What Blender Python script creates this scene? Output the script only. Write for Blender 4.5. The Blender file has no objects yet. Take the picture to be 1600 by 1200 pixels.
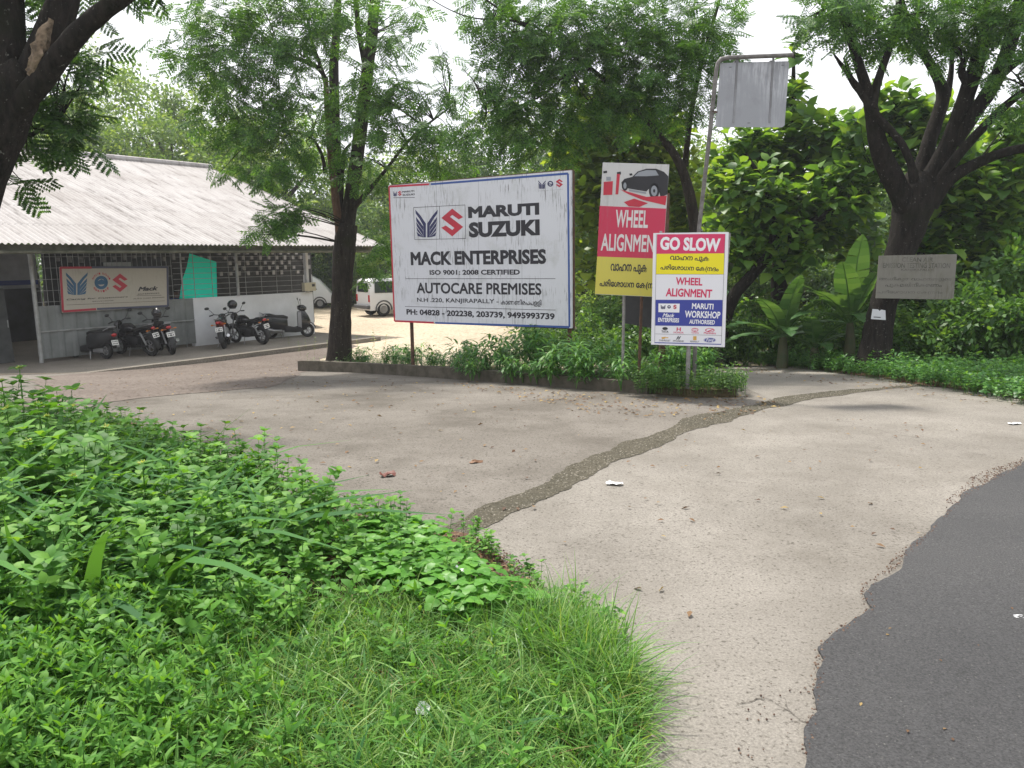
import bpy, math, random
import numpy as np
from mathutils import Vector, Matrix
random.seed(7); rng = np.random.default_rng(7)
R = math.radians
sc = bpy.context.scene
C = sc.collection
# ------------------------------------------------------------------ camera
F = 1210.0                                   # focal length in photo pixels (1600 wide)
CAMZ, PITCH, ROLL = 1.6, R(9.3), 0.012
fw = Vector((0, math.cos(PITCH), -math.sin(PITCH)))
r0 = Vector((1, 0, 0)); u0 = Vector((0, math.sin(PITCH), math.cos(PITCH)))
rt = r0 * math.cos(ROLL) - u0 * math.sin(ROLL)
up = r0 * math.sin(ROLL) + u0 * math.cos(ROLL)
EYE = Vector((0, 0, CAMZ))
cd = bpy.data.cameras.new('camera'); cam = bpy.data.objects.new('camera', cd); C.objects.link(cam)
cd.sensor_width = 36; cd.lens = 36 * F / 1600; cd.clip_start = 0.05; cd.clip_end = 2000
cam.matrix_world = Matrix((( rt.x, up.x, -fw.x, 0), (rt.y, up.y, -fw.y, 0), (rt.z, up.z, -fw.z, CAMZ), (0, 0, 0, 1)))
sc.camera = cam
# ------------------------------------------------------------------ world, sun, exposure
SUN_EL, SUN_AZ = R(62), R(-28)               # azimuth from +Y towards +X
wd = bpy.data.worlds.new('World'); sc.world = wd; wd.use_nodes = True
nt = wd.node_tree; bgn = nt.nodes['Background']
sky = nt.nodes.new('ShaderNodeTexSky'); sky.sky_type = 'NISHITA'; sky.sun_disc = False
sky.sun_elevation = SUN_EL; sky.sun_rotation = SUN_AZ; sky.dust_density = 4.0; sky.air_density = 1.0
mx = nt.nodes.new('ShaderNodeMix'); mx.data_type = 'RGBA'; mx.inputs[0].default_value = 0.80   # thin bright cloud over the whole sky
tcn = nt.nodes.new('ShaderNodeTexCoord'); cn = nt.nodes.new('ShaderNodeTexNoise'); cn.inputs['Scale'].default_value = 2.5; cn.inputs['Detail'].default_value = 6
cr = nt.nodes.new('ShaderNodeValToRGB'); cr.color_ramp.elements[0].position = .3; cr.color_ramp.elements[1].position = .7
cr.color_ramp.elements[0].color = (11.5, 11.8, 12.3, 1); cr.color_ramp.elements[1].color = (13, 13, 13.2, 1)
nt.links.new(tcn.outputs['Generated'], cn.inputs['Vector']); nt.links.new(cn.outputs['Fac'], cr.inputs['Fac'])
nt.links.new(cr.outputs['Color'], mx.inputs[7])
nt.links.new(sky.outputs[0], mx.inputs[6]); nt.links.new(mx.outputs[2], bgn.inputs['Color'])
bgn.inputs['Strength'].default_value = 0.09
sl = bpy.data.lights.new('sun', 'SUN'); sl.energy = 4.6; sl.angle = R(4.0); sl.color = (1.0, .95, .86)
so = bpy.data.objects.new('sun', sl); C.objects.link(so)
sdir = Vector((math.sin(SUN_AZ) * math.cos(SUN_EL), math.cos(SUN_AZ) * math.cos(SUN_EL), math.sin(SUN_EL)))
so.rotation_euler = sdir.to_track_quat('Z', 'Y').to_euler(); so.location = sdir * 60
sc.view_settings.view_transform = 'Standard'; sc.view_settings.look = 'None'
sc.view_settings.exposure = 0.50; sc.view_settings.gamma = 1
sc.render.engine = 'CYCLES'
sc.cycles.max_bounces = 7; sc.cycles.diffuse_bounces = 4; sc.cycles.transmission_bounces = 4; sc.cycles.glossy_bounces = 2
sc.cycles.use_denoising = True

# ------------------------------------------------------------------ helpers: photo rays and the ground profile
def ray(px, py): return (fw + rt * ((px - 800) / F) - up * ((py - 600) / F))
def W(px, py, d):
    r = ray(px, py); return EYE + r * (d / r.y)
_ys = np.arange(-60, 400.5, .5)
_gz = np.interp(_ys, [-60, 4.5, 10, 13, 16.2, 19, 21, 60, 90, 400], [0, 0, -.27, -.50, -.765, -1.11, -1.2, -1.2, -1.0, 1.0])
_k = np.ones(5) / 5; _g2 = np.convolve(np.pad(_gz, 2, mode='edge'), _k, mode='valid')
def gz(y): return float(np.interp(y, _ys, _g2))
def gza(y): return np.interp(y, _ys, _g2)
def G(px, py, h=0.0):
    r = ray(px, py); d = 1.0; step = .05
    while d < 120:
        p = EYE + r * (d / r.y)
        if p.z <= gz(p.y) + h: return p
        d += step if d < 30 else .3
    return p

def Gz(px, py, z):
    r = ray(px, py); return EYE + r * ((z - CAMZ) / r.z)
def proj(p):
    q = Vector(p) - EYE; k = q.dot(fw); return (800 + F * q.dot(rt) / k, 600 - F * q.dot(up) / k)
# ------------------------------------------------------------------ helpers: materials
def mat(name, col, rough=.6, metal=0, noise=None, col2=None, bump=0, bscale=40, spec=.4, trans=0, detail=5, ramp=(.35, .65), stretch=None):
    m = bpy.data.materials.new(name); m.use_nodes = True; t = m.node_tree; b = t.nodes['Principled BSDF']
    b.inputs['Base Color'].default_value = (*col, 1); b.inputs['Roughness'].default_value = rough; b.inputs['Metallic'].default_value = metal
    b.inputs['Specular IOR Level'].default_value = spec
    if noise or bump:
        tc = t.nodes.new('ShaderNodeTexCoord'); src = tc.outputs['Object']
        if stretch:
            mp = t.nodes.new('ShaderNodeMapping'); mp.inputs['Scale'].default_value = stretch; t.links.new(src, mp.inputs[0]); src = mp.outputs[0]
    if noise:
        n = t.nodes.new('ShaderNodeTexNoise'); n.inputs['Scale'].default_value = noise; n.inputs['Detail'].default_value = detail; n.inputs['Roughness'].default_value = .6
        t.links.new(src, n.inputs['Vector'])
        cr = t.nodes.new('ShaderNodeValToRGB'); e = cr.color_ramp.elements
        e[0].position, e[1].position = ramp; e[0].color = (*col, 1); e[1].color = (*(col2 or col), 1)
        t.links.new(n.outputs['Fac'], cr.inputs[0]); t.links.new(cr.outputs[0], b.inputs['Base Color'])
    if bump:
        n2 = t.nodes.new('ShaderNodeTexNoise'); n2.inputs['Scale'].default_value = bscale; n2.inputs['Detail'].default_value = 6
        t.links.new(src, n2.inputs['Vector'])
        bp = t.nodes.new('ShaderNodeBump'); bp.inputs['Strength'].default_value = bump; bp.inputs['Distance'].default_value = .02
        t.links.new(n2.outputs['Fac'], bp.inputs['Height']); t.links.new(bp.outputs[0], b.inputs['Normal'])
    if trans:
        tr = t.nodes.new('ShaderNodeBsdfTranslucent'); tr.inputs[0].default_value = (*col, 1); ms = t.nodes.new('ShaderNodeMixShader'); ms.inputs[0].default_value = trans
        o = t.nodes['Material Output']; t.links.new(b.outputs[0], ms.inputs[1]); t.links.new(tr.outputs[0], ms.inputs[2]); t.links.new(ms.outputs[0], o.inputs[0])
    return m

def leafmat(name, cols, trans=.35, rough=.45, spec=.35, tgain=1.6):
    """leaf: each leaf (mesh island) takes its own green from the ramp; thin and translucent"""
    m = bpy.data.materials.new(name); m.use_nodes = True; t = m.node_tree; b = t.nodes['Principled BSDF']
    g = t.nodes.new('ShaderNodeNewGeometry'); cr = t.nodes.new('ShaderNodeValToRGB'); cr.color_ramp.interpolation = 'LINEAR'
    while len(cr.color_ramp.elements) < len(cols): cr.color_ramp.elements.new(.5)
    for i, c in enumerate(cols):
        cr.color_ramp.elements[i].position = i / (len(cols) - 1); cr.color_ramp.elements[i].color = (*c, 1)
    t.links.new(g.outputs['Random Per Island'], cr.inputs[0]); t.links.new(cr.outputs[0], b.inputs['Base Color'])
    b.inputs['Roughness'].default_value = rough; b.inputs['Specular IOR Level'].default_value = spec
    tr = t.nodes.new('ShaderNodeBsdfTranslucent'); mm = t.nodes.new('ShaderNodeMix'); mm.data_type = 'RGBA'; mm.blend_type = 'MULTIPLY'; mm.inputs[0].default_value = 1
    t.links.new(cr.outputs[0], mm.inputs[6]); mm.inputs[7].default_value = (tgain * 1.15, tgain, tgain * .35, 1)
    t.links.new(mm.outputs[2], tr.inputs[0])
    ms = t.nodes.new('ShaderNodeMixShader'); ms.inputs[0].default_value = trans
    o = t.nodes['Material Output']; t.links.new(b.outputs[0], ms.inputs[1]); t.links.new(tr.outputs[0], ms.inputs[2]); t.links.new(ms.outputs[0], o.inputs[0])
    return m

def N(t, typ, **kw):
    n = t.nodes.new(typ)
    for k, v in kw.items():
        if k in n.inputs: n.inputs[k].default_value = v
        else: setattr(n, k, v)
    return n
def ramp(t, fac, stops):
    cr = t.nodes.new('ShaderNodeValToRGB')
    while len(cr.color_ramp.elements) < len(stops): cr.color_ramp.elements.new(.5)
    for e, (p, c) in zip(cr.color_ramp.elements, stops): e.position = p; e.color = (*c, 1) if len(c) == 3 else c
    t.links.new(fac, cr.inputs[0]); return cr.outputs[0]
def mixc(t, fac, a, b):
    m = t.nodes.new('ShaderNodeMix'); m.data_type = 'RGBA'
    if isinstance(fac, float): m.inputs[0].default_value = fac
    else: t.links.new(fac, m.inputs[0])
    for i, x in ((6, a), (7, b)):
        if isinstance(x, tuple): m.inputs[i].default_value = (*x, 1)
        else: t.links.new(x, m.inputs[i])
    return m.outputs[2]

def ground_mat(name, base, alt, pit, big=.35, fine=60, pitscale=28, pitpos=(.60, .68), rough=.9, bump=.35, blot=None, blotpos=(.5, .7), spec=.2, gr=(.66, 1.28)):
    """worn mineral surface: large blotches, fine grain, dark pits"""
    m = bpy.data.materials.new(name); m.use_nodes = True; t = m.node_tree; b = t.nodes['Principled BSDF']
    tc = t.nodes.new('ShaderNodeTexCoord').outputs['Object']
    n1 = N(t, 'ShaderNodeTexNoise', Scale=big, Detail=8.0, Roughness=.65); t.links.new(tc, n1.inputs['Vector'])
    c = ramp(t, n1.outputs['Fac'], [(.32, base), (.68, alt)])
    n2 = N(t, 'ShaderNodeTexNoise', Scale=fine, Detail=4.0, Roughness=.7); t.links.new(tc, n2.inputs['Vector'])
    g = ramp(t, n2.outputs['Fac'], [(.3, (gr[0],) * 3), (.7, (gr[1],) * 3)])
    mm = t.nodes.new('ShaderNodeMix'); mm.data_type = 'RGBA'; mm.blend_type = 'MULTIPLY'; mm.inputs[0].default_value = 1
    t.links.new(c, mm.inputs[6]); t.links.new(g, mm.inputs[7]); c = mm.outputs[2]
    if blot:
        n4 = N(t, 'ShaderNodeTexNoise', Scale=.8, Detail=9.0, Roughness=.7); t.links.new(tc, n4.inputs['Vector'])
        f = ramp(t, n4.outputs['Fac'], [(blotpos[0], (0, 0, 0)), (blotpos[1], (1, 1, 1))]); c = mixc(t, f, c, blot)
    n3 = N(t, 'ShaderNodeTexNoise', Scale=pitscale, Detail=3.0, Roughness=.55); t.links.new(tc, n3.inputs['Vector'])
    pf = ramp(t, n3.outputs['Fac'], [(pitpos[0], (0, 0, 0)), (pitpos[1], (1, 1, 1))])
    c = mixc(t, pf, c, pit)
    t.links.new(c, b.inputs['Base Color']); b.inputs['Roughness'].default_value = rough; b.inputs['Specular IOR Level'].default_value = spec
    bp = t.nodes.new('ShaderNodeBump'); bp.inputs['Strength'].default_value = bump; bp.inputs['Distance'].default_value = .015
    t.links.new(n2.outputs['Fac'], bp.inputs['Height']); t.links.new(bp.outputs[0], b.inputs['Normal'])
    return m

def sign_mat(name, col, streak=(.2, .2, .19), lo=.56, hi=.72, rough=.5, axis=(9, 1.1, 1), mould=None, amount=1.0):
    """painted sheet with vertical rain streaks (object space: x along the board, y up)"""
    m = bpy.data.materials.new(name); m.use_nodes = True; t = m.node_tree; b = t.nodes['Principled BSDF']
    tc = t.nodes.new('ShaderNodeTexCoord').outputs['Object']
    mp = t.nodes.new('ShaderNodeMapping'); mp.inputs['Scale'].default_value = axis; t.links.new(tc, mp.inputs[0])
    n = N(t, 'ShaderNodeTexNoise', Scale=3.2, Detail=7.0, Roughness=.68); t.links.new(mp.outputs[0], n.inputs['Vector'])
    f = ramp(t, n.outputs['Fac'], [(lo, (0, 0, 0)), (hi, (amount,) * 3)])
    n2 = N(t, 'ShaderNodeTexNoise', Scale=1.3, Detail=3.0); t.links.new(tc, n2.inputs['Vector'])
    f2 = ramp(t, n2.outputs['Fac'], [(.42, (0, 0, 0)), (.62, (1, 1, 1))])
    mu = t.nodes.new('ShaderNodeMath'); mu.operation = 'MULTIPLY'; t.links.new(f, mu.inputs[0]); t.links.new(f2, mu.inputs[1])
    c = mixc(t, mu.outputs[0], col, streak)
    if mould:
        n3 = N(t, 'ShaderNodeTexNoise', Scale=2.0, Detail=8.0, Roughness=.7); t.links.new(tc, n3.inputs['Vector'])
        f3 = ramp(t, n3.outputs['Fac'], [(.52, (0, 0, 0)), (.75, (.8, .8, .8))]); c = mixc(t, f3, c, mould)
    t.links.new(c, b.inputs['Base Color']); b.inputs['Roughness'].default_value = rough; b.inputs['Specular IOR Level'].default_value = .35
    return m

# ------------------------------------------------------------------ helpers: objects
INV = {}
def tag(o, label=None, cat=None, group=None, kind=None):
    if label: o['label'] = label
    if cat: o['category'] = cat
    if group: o['group'] = group
    if kind: o['kind'] = kind
    return o
def thing(name, label, cat, M=None, group=None):
    o = bpy.data.objects.new(name, None); C.objects.link(o); o.empty_display_size = .2
    M = M if M is not None else Matrix.Identity(4)
    o.matrix_world = M; INV[o.name] = M.inverted()
    return tag(o, label, cat, group)
def at(p, rz=0): return Matrix.Translation(Vector(p)) @ Matrix.Rotation(rz, 4, 'Z')

def npmesh(name, geo, material, parent=None, smooth=False, inv=None, mid=None):
    V, L, S = geo
    V = np.asarray(V, dtype=np.float64)
    if inv is not None:
        A = np.array(inv); V = V @ A[:3, :3].T + A[:3, 3]
    me = bpy.data.meshes.new(name)
    me.vertices.add(len(V)); me.vertices.foreach_set('co', V.astype(np.float32).ravel())
    me.loops.add(len(L)); me.loops.foreach_set('vertex_index', np.asarray(L, dtype=np.int32))
    me.polygons.add(len(S)); st = np.concatenate(([0], np.cumsum(S)[:-1])).astype(np.int32)
    me.polygons.foreach_set('loop_start', st)
    if smooth: me.polygons.foreach_set('use_smooth', np.ones(len(S), dtype=bool))
    me.update(calc_edges=True)
    for mm in (material if isinstance(material, (list, tuple)) else [material]): me.materials.append(mm)
    if mid is not None: me.polygons.foreach_set('material_index', np.asarray(mid, dtype=np.int32))
    o = bpy.data.objects.new(name, me); C.objects.link(o)
    if parent is not None: o.parent = parent; INV[o.name] = INV.get(parent.name)
    return o

class MB:
    def __init__(s): s.v = []; s.f = []; s.n = 0
    def add(s, V, Fs):
        o = s.n; s.v.extend([tuple(p) for p in V]); s.f.extend([tuple(i + o for i in q) for q in Fs]); s.n += len(V); return s
    def box(s, c, size, M=None):
        x, y, z = [q / 2 for q in size]; P = [Vector((i * x, j * y, k * z)) for k in (-1, 1) for j in (-1, 1) for i in (-1, 1)]
        if M is not None: P = [M @ p for p in P]
        c = Vector(c)
        return s.add([p + c for p in P], [(0, 2, 3, 1), (4, 5, 7, 6), (0, 1, 5, 4), (2, 6, 7, 3), (0, 4, 6, 2), (1, 3, 7, 5)])
    def bar(s, a, b, w, h, upv=(0, 0, 1)):
        a, b = Vector(a), Vector(b); d = (b - a); x = d.normalized(); y = Vector(upv).cross(x)
        if y.length < 1e-4: y = Vector((0, 1, 0)).cross(x)
        y.normalize(); z = x.cross(y)
        return s.box((a + b) / 2, (d.length, w, h), Matrix((x, y, z)).transposed())
    def tube(s, pts, rad, n=8, cap=True, wob=0):
        pts = [Vector(p) for p in pts]; m = len(pts)
        if not hasattr(rad, '__len__'): rad = [rad] * m
        V = []; prev = None
        for i, p in enumerate(pts):
            t = (pts[min(i + 1, m - 1)] - pts[max(i - 1, 0)]).normalized()
            if prev is None:
                a = Vector((0, 0, 1)) if abs(t.z) < .9 else Vector((1, 0, 0)); u = t.cross(a).normalized()
            else: u = (prev - t * prev.dot(t)).normalized()
            prev = u; w = t.cross(u)
            for k in range(n):
                an = 2 * math.pi * k / n; rr = rad[i] * (1 + (random.uniform(-wob, wob) if wob else 0))
                V.append(p + (u * math.cos(an) + w * math.sin(an)) * rr)
        Fs = [(i * n + k, i * n + (k + 1) % n, (i + 1) * n + (k + 1) % n, (i + 1) * n + k) for i in range(m - 1) for k in range(n)]
        if cap: Fs += [tuple(range(n))[::-1], tuple((m - 1) * n + k for k in range(n))]
        return s.add(V, Fs)
    def ell(s, c, r, nu=12, nv=8, M=None):
        V = []; c = Vector(c)
        for j in range(nv + 1):
            th = math.pi * j / nv
            for i in range(nu):
                ph = 2 * math.pi * i / nu; p = Vector((r[0] * math.sin(th) * math.cos(ph), r[1] * math.sin(th) * math.sin(ph), r[2] * math.cos(th)))
                V.append(c + (M @ p if M is not None else p))
        Fs = [(j * nu + i, (j + 1) * nu + i, (j + 1) * nu + (i + 1) % nu, j * nu + (i + 1) % nu) for j in range(nv) for i in range(nu)]
        return s.add(V, Fs)
    def ring(s, c, axis, Rr, r, nu=24, nv=8):
        c = Vector(c); ax = Vector(axis).normalized(); a = Vector((0, 0, 1)) if abs(ax.z) < .9 else Vector((1, 0, 0)); u = ax.cross(a).normalized(); w = ax.cross(u)
        V = [c + (u * math.cos(t) + w * math.sin(t)) * (Rr + r * math.cos(q)) + ax * r * 1.1 * math.sin(q)
             for t in [2 * math.pi * i / nu for i in range(nu)] for q in [2 * math.pi * j / nv for j in range(nv)]]
        return s.add(V, [(i * nv + j, ((i + 1) % nu) * nv + j, ((i + 1) % nu) * nv + (j + 1) % nv, i * nv + (j + 1) % nv) for i in range(nu) for j in range(nv)])
    def prism(s, poly, a, b):
        """closed outline given as 3-D points, extruded from offset a to offset b (vectors)"""
        n = len(poly); a = Vector(a); b = Vector(b)
        V = [Vector(p) + a for p in poly] + [Vector(p) + b for p in poly]
        return s.add(V, [tuple(range(n))[::-1], tuple(range(n, 2 * n))] + [(i, (i + 1) % n, n + (i + 1) % n, n + i) for i in range(n)])
    def loft(s, secs, cap=True, closed=True):
        n = len(secs[0]); V = [p for q in secs for p in q]; kk = n if closed else n - 1
        Fs = [(i * n + k, i * n + (k + 1) % n, (i + 1) * n + (k + 1) % n, (i + 1) * n + k) for i in range(len(secs) - 1) for k in range(kk)]
        if cap and closed: Fs += [tuple(range(n))[::-1], tuple((len(secs) - 1) * n + k for k in range(n))]
        return s.add(V, Fs)
    def build(s, name, material, parent=None, smooth=False, inv='auto', label=None, bevel=0):
        V = [Vector(p) for p in s.v]
        I = INV.get(parent.name) if (parent is not None and inv == 'auto') else None
        if I is not None: V = [I @ p for p in V]
        me = bpy.data.meshes.new(name); me.from_pydata(V, [], s.f); me.materials.append(material)
        if smooth:
            me.polygons.foreach_set('use_smooth', [True] * len(me.polygons))
            try: me.set_sharp_from_angle(angle=R(42))
            except Exception: pass
        me.update()
        o = bpy.data.objects.new(name, me); C.objects.link(o)
        if bevel:
            b = o.modifiers.new('bevel', 'BEVEL'); b.width = bevel; b.segments = 2; b.limit_method = 'ANGLE'
        if parent is not None: o.parent = parent; INV[o.name] = INV.get(parent.name)
        if label: o['label'] = label
        return o

def flat(protoV, protoF):
    return (np.array(protoV, dtype=float), np.concatenate([np.array(f) for f in protoF]), np.array([len(f) for f in protoF]))
def scatter(proto, Ms):
    V, L, S = proto; Ms = np.asarray(Ms); K = len(Ms); n = len(V)
    Vo = np.einsum('kij,nj->kni', Ms[:, :, :3], V) + Ms[:, None, :, 3]
    Lo = (L[None, :] + (np.arange(K) * n)[:, None]).ravel()
    return (Vo.reshape(-1, 3), Lo, np.tile(S, K))
def merge(*gs):
    gs = [g for g in gs if len(g[0])]; o = 0; Vs = []; Ls = []; Ss = []
    for V, L, S in gs: Vs.append(V); Ls.append(L + o); Ss.append(S); o += len(V)
    return (np.concatenate(Vs), np.concatenate(Ls), np.concatenate(Ss))
def frames(pos, d, upv, scale):
    """K x 3 x 4: local x along d, local z near upv"""
    pos = np.asarray(pos, float); d = np.asarray(d, float); upv = np.asarray(upv, float); d = d / np.linalg.norm(d, axis=1)[:, None]
    y = np.cross(upv, d); ln = np.linalg.norm(y, axis=1)[:, None]; y = np.where(ln < 1e-5, np.array([0., 1, 0]), y / np.maximum(ln, 1e-5)); z = np.cross(d, y)
    s = np.asarray(scale, float)
    if s.ndim == 1: s = s[:, None, None]
    return np.concatenate([np.stack([d, y, z], axis=2) * s, pos[:, :, None]], axis=2)
def unit(n):
    v = rng.normal(size=(n, 3)); return v / np.linalg.norm(v, axis=1)[:, None]
def inpoly(P, poly):
    x, y = P[:, 0], P[:, 1]; c = np.zeros(len(P), bool); j = len(poly) - 1
    for i in range(len(poly)):
        xi, yi = poly[i]; xj, yj = poly[j]
        c ^= ((yi > y) != (yj > y)) & (x < (xj - xi) * (y - yi) / (yj - yi + 1e-12) + xi); j = i
    return c
def rand_in(poly, n):
    P = np.array(poly); lo, hi = P.min(0), P.max(0); out = np.zeros((0, 2))
    while len(out) < n:
        q = rng.uniform(lo, hi, size=(n * 2, 2)); out = np.concatenate([out, q[inpoly(q, poly)]])
    return out[:n]
def pxpoly(pts): return [tuple(G(*p).xy) for p in pts]
def rough_edge(pts, amp, it=4, closed=False, seed=1):
    r = random.Random(seed); pts = [Vector((p[0], p[1])) for p in pts]
    for k in range(it):
        new = []; n = len(pts); rng_ = range(n if closed else n - 1)
        for i in rng_:
            a, b = pts[i], pts[(i + 1) % n]; d = b - a; nrm = Vector((-d.y, d.x))
            new += [a, (a + b) / 2 + nrm * r.uniform(-amp, amp)]
        if not closed: new.append(pts[-1])
        pts = new
    return [tuple(p) for p in pts]
def sheet(name, poly, off, material, thick=0):
    """a sheet lying on the ground profile: outline filled, then cut at every profile node"""
    import bmesh
    from mathutils.geometry import delaunay_2d_cdt
    pv = [Vector(p) for p in poly]; n_ = len(pv)
    cv, _, cf, *_r = delaunay_2d_cdt(pv, [(i, (i + 1) % n_) for i in range(n_)], [list(range(n_))], 1, 1e-5)
    bm = bmesh.new(); vs = [bm.verts.new((p.x, p.y, 0)) for p in cv]
    for f in cf:
        try: bm.faces.new([vs[i] for i in f])
        except ValueError: pass
    ys = [v.co.y for v in bm.verts]; y = math.ceil(min(ys) * 2) / 2
    while y < max(ys) and y < 60:
        bmesh.ops.bisect_plane(bm, geom=bm.verts[:] + bm.edges[:] + bm.faces[:], plane_co=(0, y, 0), plane_no=(0, 1, 0)); y += .5
    for v in bm.verts: v.co.z = gz(v.co.y) + off
    bmesh.ops.recalc_face_normals(bm, faces=bm.faces[:])
    if bm.faces[0].normal.z < 0: bmesh.ops.reverse_faces(bm, faces=bm.faces[:])
    if thick:
        ed = [e for e in bm.edges if e.is_boundary]; r = bmesh.ops.extrude_edge_only(bm, edges=ed)
        for v in r['geom']:
            if isinstance(v, bmesh.types.BMVert): v.co.z -= thick
    me = bpy.data.meshes.new(name); bm.to_mesh(me); bm.free(); me.materials.append(material)
    o = bpy.data.objects.new(name, me); C.objects.link(o); o['kind'] = 'structure'; return o

_tc = {}
def text_geo(s, bold=0, shear=0):
    k = (s, bold, shear)
    if k not in _tc:
        c = bpy.data.curves.new('lettering', 'FONT'); c.body = s; c.resolution_u = 3; c.shear = shear; c.bevel_depth = bold; c.bevel_resolution = 0
        o = bpy.data.objects.new('lettering', c); me = bpy.data.meshes.new_from_object(o)
        V = np.array([v.co[:] for v in me.vertices]); Fs = [tuple(p.vertices) for p in me.polygons]
        bpy.data.objects.remove(o); bpy.data.curves.remove(c); bpy.data.meshes.remove(me); _tc[k] = (V, Fs)
    return _tc[k]

class Board:
    """a flat board in the world: local x along it, y up in its plane, z towards the viewer"""
    def __init__(s, bl, br, tl):
        s.o = bl; s.x = (br - bl).normalized(); v = tl - bl; v = v - s.x * v.dot(s.x); s.y = v.normalized(); s.z = s.x.cross(s.y)
        s.M = Matrix(((s.x.x, s.y.x, s.z.x, bl.x), (s.x.y, s.y.y, s.z.y, bl.y), (s.x.z, s.y.z, s.z.z, bl.z), (0, 0, 0, 1)))
    def uv(s, px, py):
        r = ray(px, py); t = (s.o - EYE).dot(s.z) / r.dot(s.z); p = EYE + r * t - s.o; return (p.dot(s.x), p.dot(s.y))
    def P(s, u, v, w=0): return s.o + s.x * u + s.y * v + s.z * w
class Art(MB):
    """flat painted shapes on a board; conv maps crop coordinates to photo pixels"""
    def __init__(s, bd, conv, w=.002): super().__init__(); s.b = bd; s.c = conv; s.w = w; s.pieces = []
    def uv(s, q): return s.b.uv(*s.c(*q))
    def piece(s, fn):
        """shapes made by fn become a mesh of their own"""
        keep = (s.v, s.f, s.n); s.v, s.f, s.n = [], [], 0; fn(); s.pieces.append((s.v, s.f, s.n)); s.v, s.f, s.n = keep; return s
    def build(s, name, material, parent, **k):
        for v, f, n in s.pieces:
            m = MB(); m.v, m.f, m.n = v, f, n; m.build(name, material, parent, **k)
        if s.n: return MB.build(s, name, material, parent, **k)
    def poly(s, pts, w=None):
        w = w or s.w; q = [s.uv(p) for p in pts]; ar = sum(q[i][0] * q[(i + 1) % len(q)][1] - q[(i + 1) % len(q)][0] * q[i][1] for i in range(len(q)))
        if ar < 0: q = q[::-1]
        return s.prism([s.b.P(u, v) for u, v in q], s.b.z * .0003, s.b.z * w)
    def line(s, a, b, wd, w=None):
        a = s.uv(a); b = s.uv(b); w = w or s.w; s.bar(s.b.P(*a, w / 2), s.b.P(*b, w / 2), wd, w, s.b.z); return s
    def disc(s, c, rx, ry, n=20, hole=0, w=None):
        pt = lambda k, q: (c[0] + q * rx * math.cos(2 * math.pi * k / n), c[1] + q * ry * math.sin(2 * math.pi * k / n))
        if not hole: return s.poly([pt(k, 1) for k in range(n)], w)
        for k in range(n): s.poly([pt(k, 1), pt(k + 1, 1), pt(k + 1, hole), pt(k, hole)], w)
        return s
    def text(s, *a, **k): return s.piece(lambda: s._text(*a, **k))
    def _text(s, t, lb, rtp, bold=.02, shear=0, w=None):
        V, Fs = text_geo(t, bold, shear); u0_, v0 = s.uv(lb); u1, v1 = s.uv(rtp)
        lo, hi = V.min(0), V.max(0); w = w or s.w
        q = [(u0_ + (p[0] - lo[0]) / (hi[0] - lo[0]) * (u1 - u0_), v0 + (p[1] - lo[1]) / (hi[1] - lo[1]) * (v1 - v0), w + p[2] * .02) for p in V]
        return s.add([s.b.P(*p) for p in q], Fs)
    def box2(s, lb, rtp, pts, w=None):
        """unit-square outline fitted between two corners"""
        return s.poly([(lb[0] + x * (rtp[0] - lb[0]), lb[1] + y * (rtp[1] - lb[1])) for x, y in pts], w)
    def ess(s, lb, rtp): return s.piece(lambda: s._ess(lb, rtp))
    def wings(s, lb, rtp): return s.piece(lambda: s._wings(lb, rtp))
    def _ess(s, lb, rtp):
        a = [(.5, 1), (1, .70), (.93, .64), (.82, .61), (.44, .735), (.40, .69)]
        s.box2(lb, rtp, [(.5, 1), (1, .69), (.80, .61), (.50, .77), (.40, .70), (0, .66)])
        s.box2(lb, rtp, [(0, .66), (.40, .70), (1, .34), (.60, .30)])
        s.box2(lb, rtp, [(1, .34), (.5, 0), (0, .31), (.20, .39), (.50, .23), (.60, .30)]); return s
    def _wings(s, lb, rtp):
        for m in (0, 1):
            fx = (lambda x: x) if m == 0 else (lambda x: 1 - x)
            s.box2(lb, rtp, [(fx(x), y) for x, y in [(0, 1), (.22, .80), (.47, .50), (.47, 0), (.36, 0), (.36, .42), (.20, .66), (.02, .86)]])
            for k in range(4):
                y = .74 - k * .18; yl = y - .36 + k * .03
                s.box2(lb, rtp, [(fx(x), yy) for x, yy in [(.03 + .01 * k, y), (.35, max(y - .34, .0)), (.35, max(y - .50, 0)), (.05 + .02 * k, max(y - .155, 0.0))]])
        return s

def copy_thing(o):
    c = o.copy(); C.objects.link(c)
    for ch in list(o.children):
        d = ch.copy(); C.objects.link(d); d.parent = c
        for g in list(ch.children):
            e = g.copy(); C.objects.link(e); e.parent = d
    return c

# ================================================================== GROUND, PAVING, ROAD
M_soil = ground_mat('soil', (.10, .075, .045), (.05, .05, .02), (.03, .02, .012), big=.6, fine=40)
M_conc = ground_mat('concrete', (.262, .243, .218), (.170, .156, .138), (.085, .076, .065), big=.7, fine=95, pitscale=52, pitpos=(.56, .70), blot=(.125, .112, .095), blotpos=(.47, .82), bump=.5)
M_conc2 = ground_mat('dirty_shaded_concrete', (.205, .187, .167), (.128, .115, .10), (.06, .053, .045), big=.5, fine=90, pitscale=46, pitpos=(.56, .69), blot=(.078, .068, .056), blotpos=(.46, .76), bump=.5)  # darker copy of the concrete: dirt and tree shade both put into the colour
M_dirt = ground_mat('shaded_leafy_dirt', (.165, .138, .12), (.115, .093, .08), (.055, .04, .032), big=.9, fine=30, pitscale=16, pitpos=(.55, .64))  # leaf litter brown with the shade of the front yard mixed into the colour
M_sand = ground_mat('sandy_yard', (.50, .42, .32), (.40, .33, .25), (.20, .14, .09), big=.25, fine=12, pitscale=5)
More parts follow.
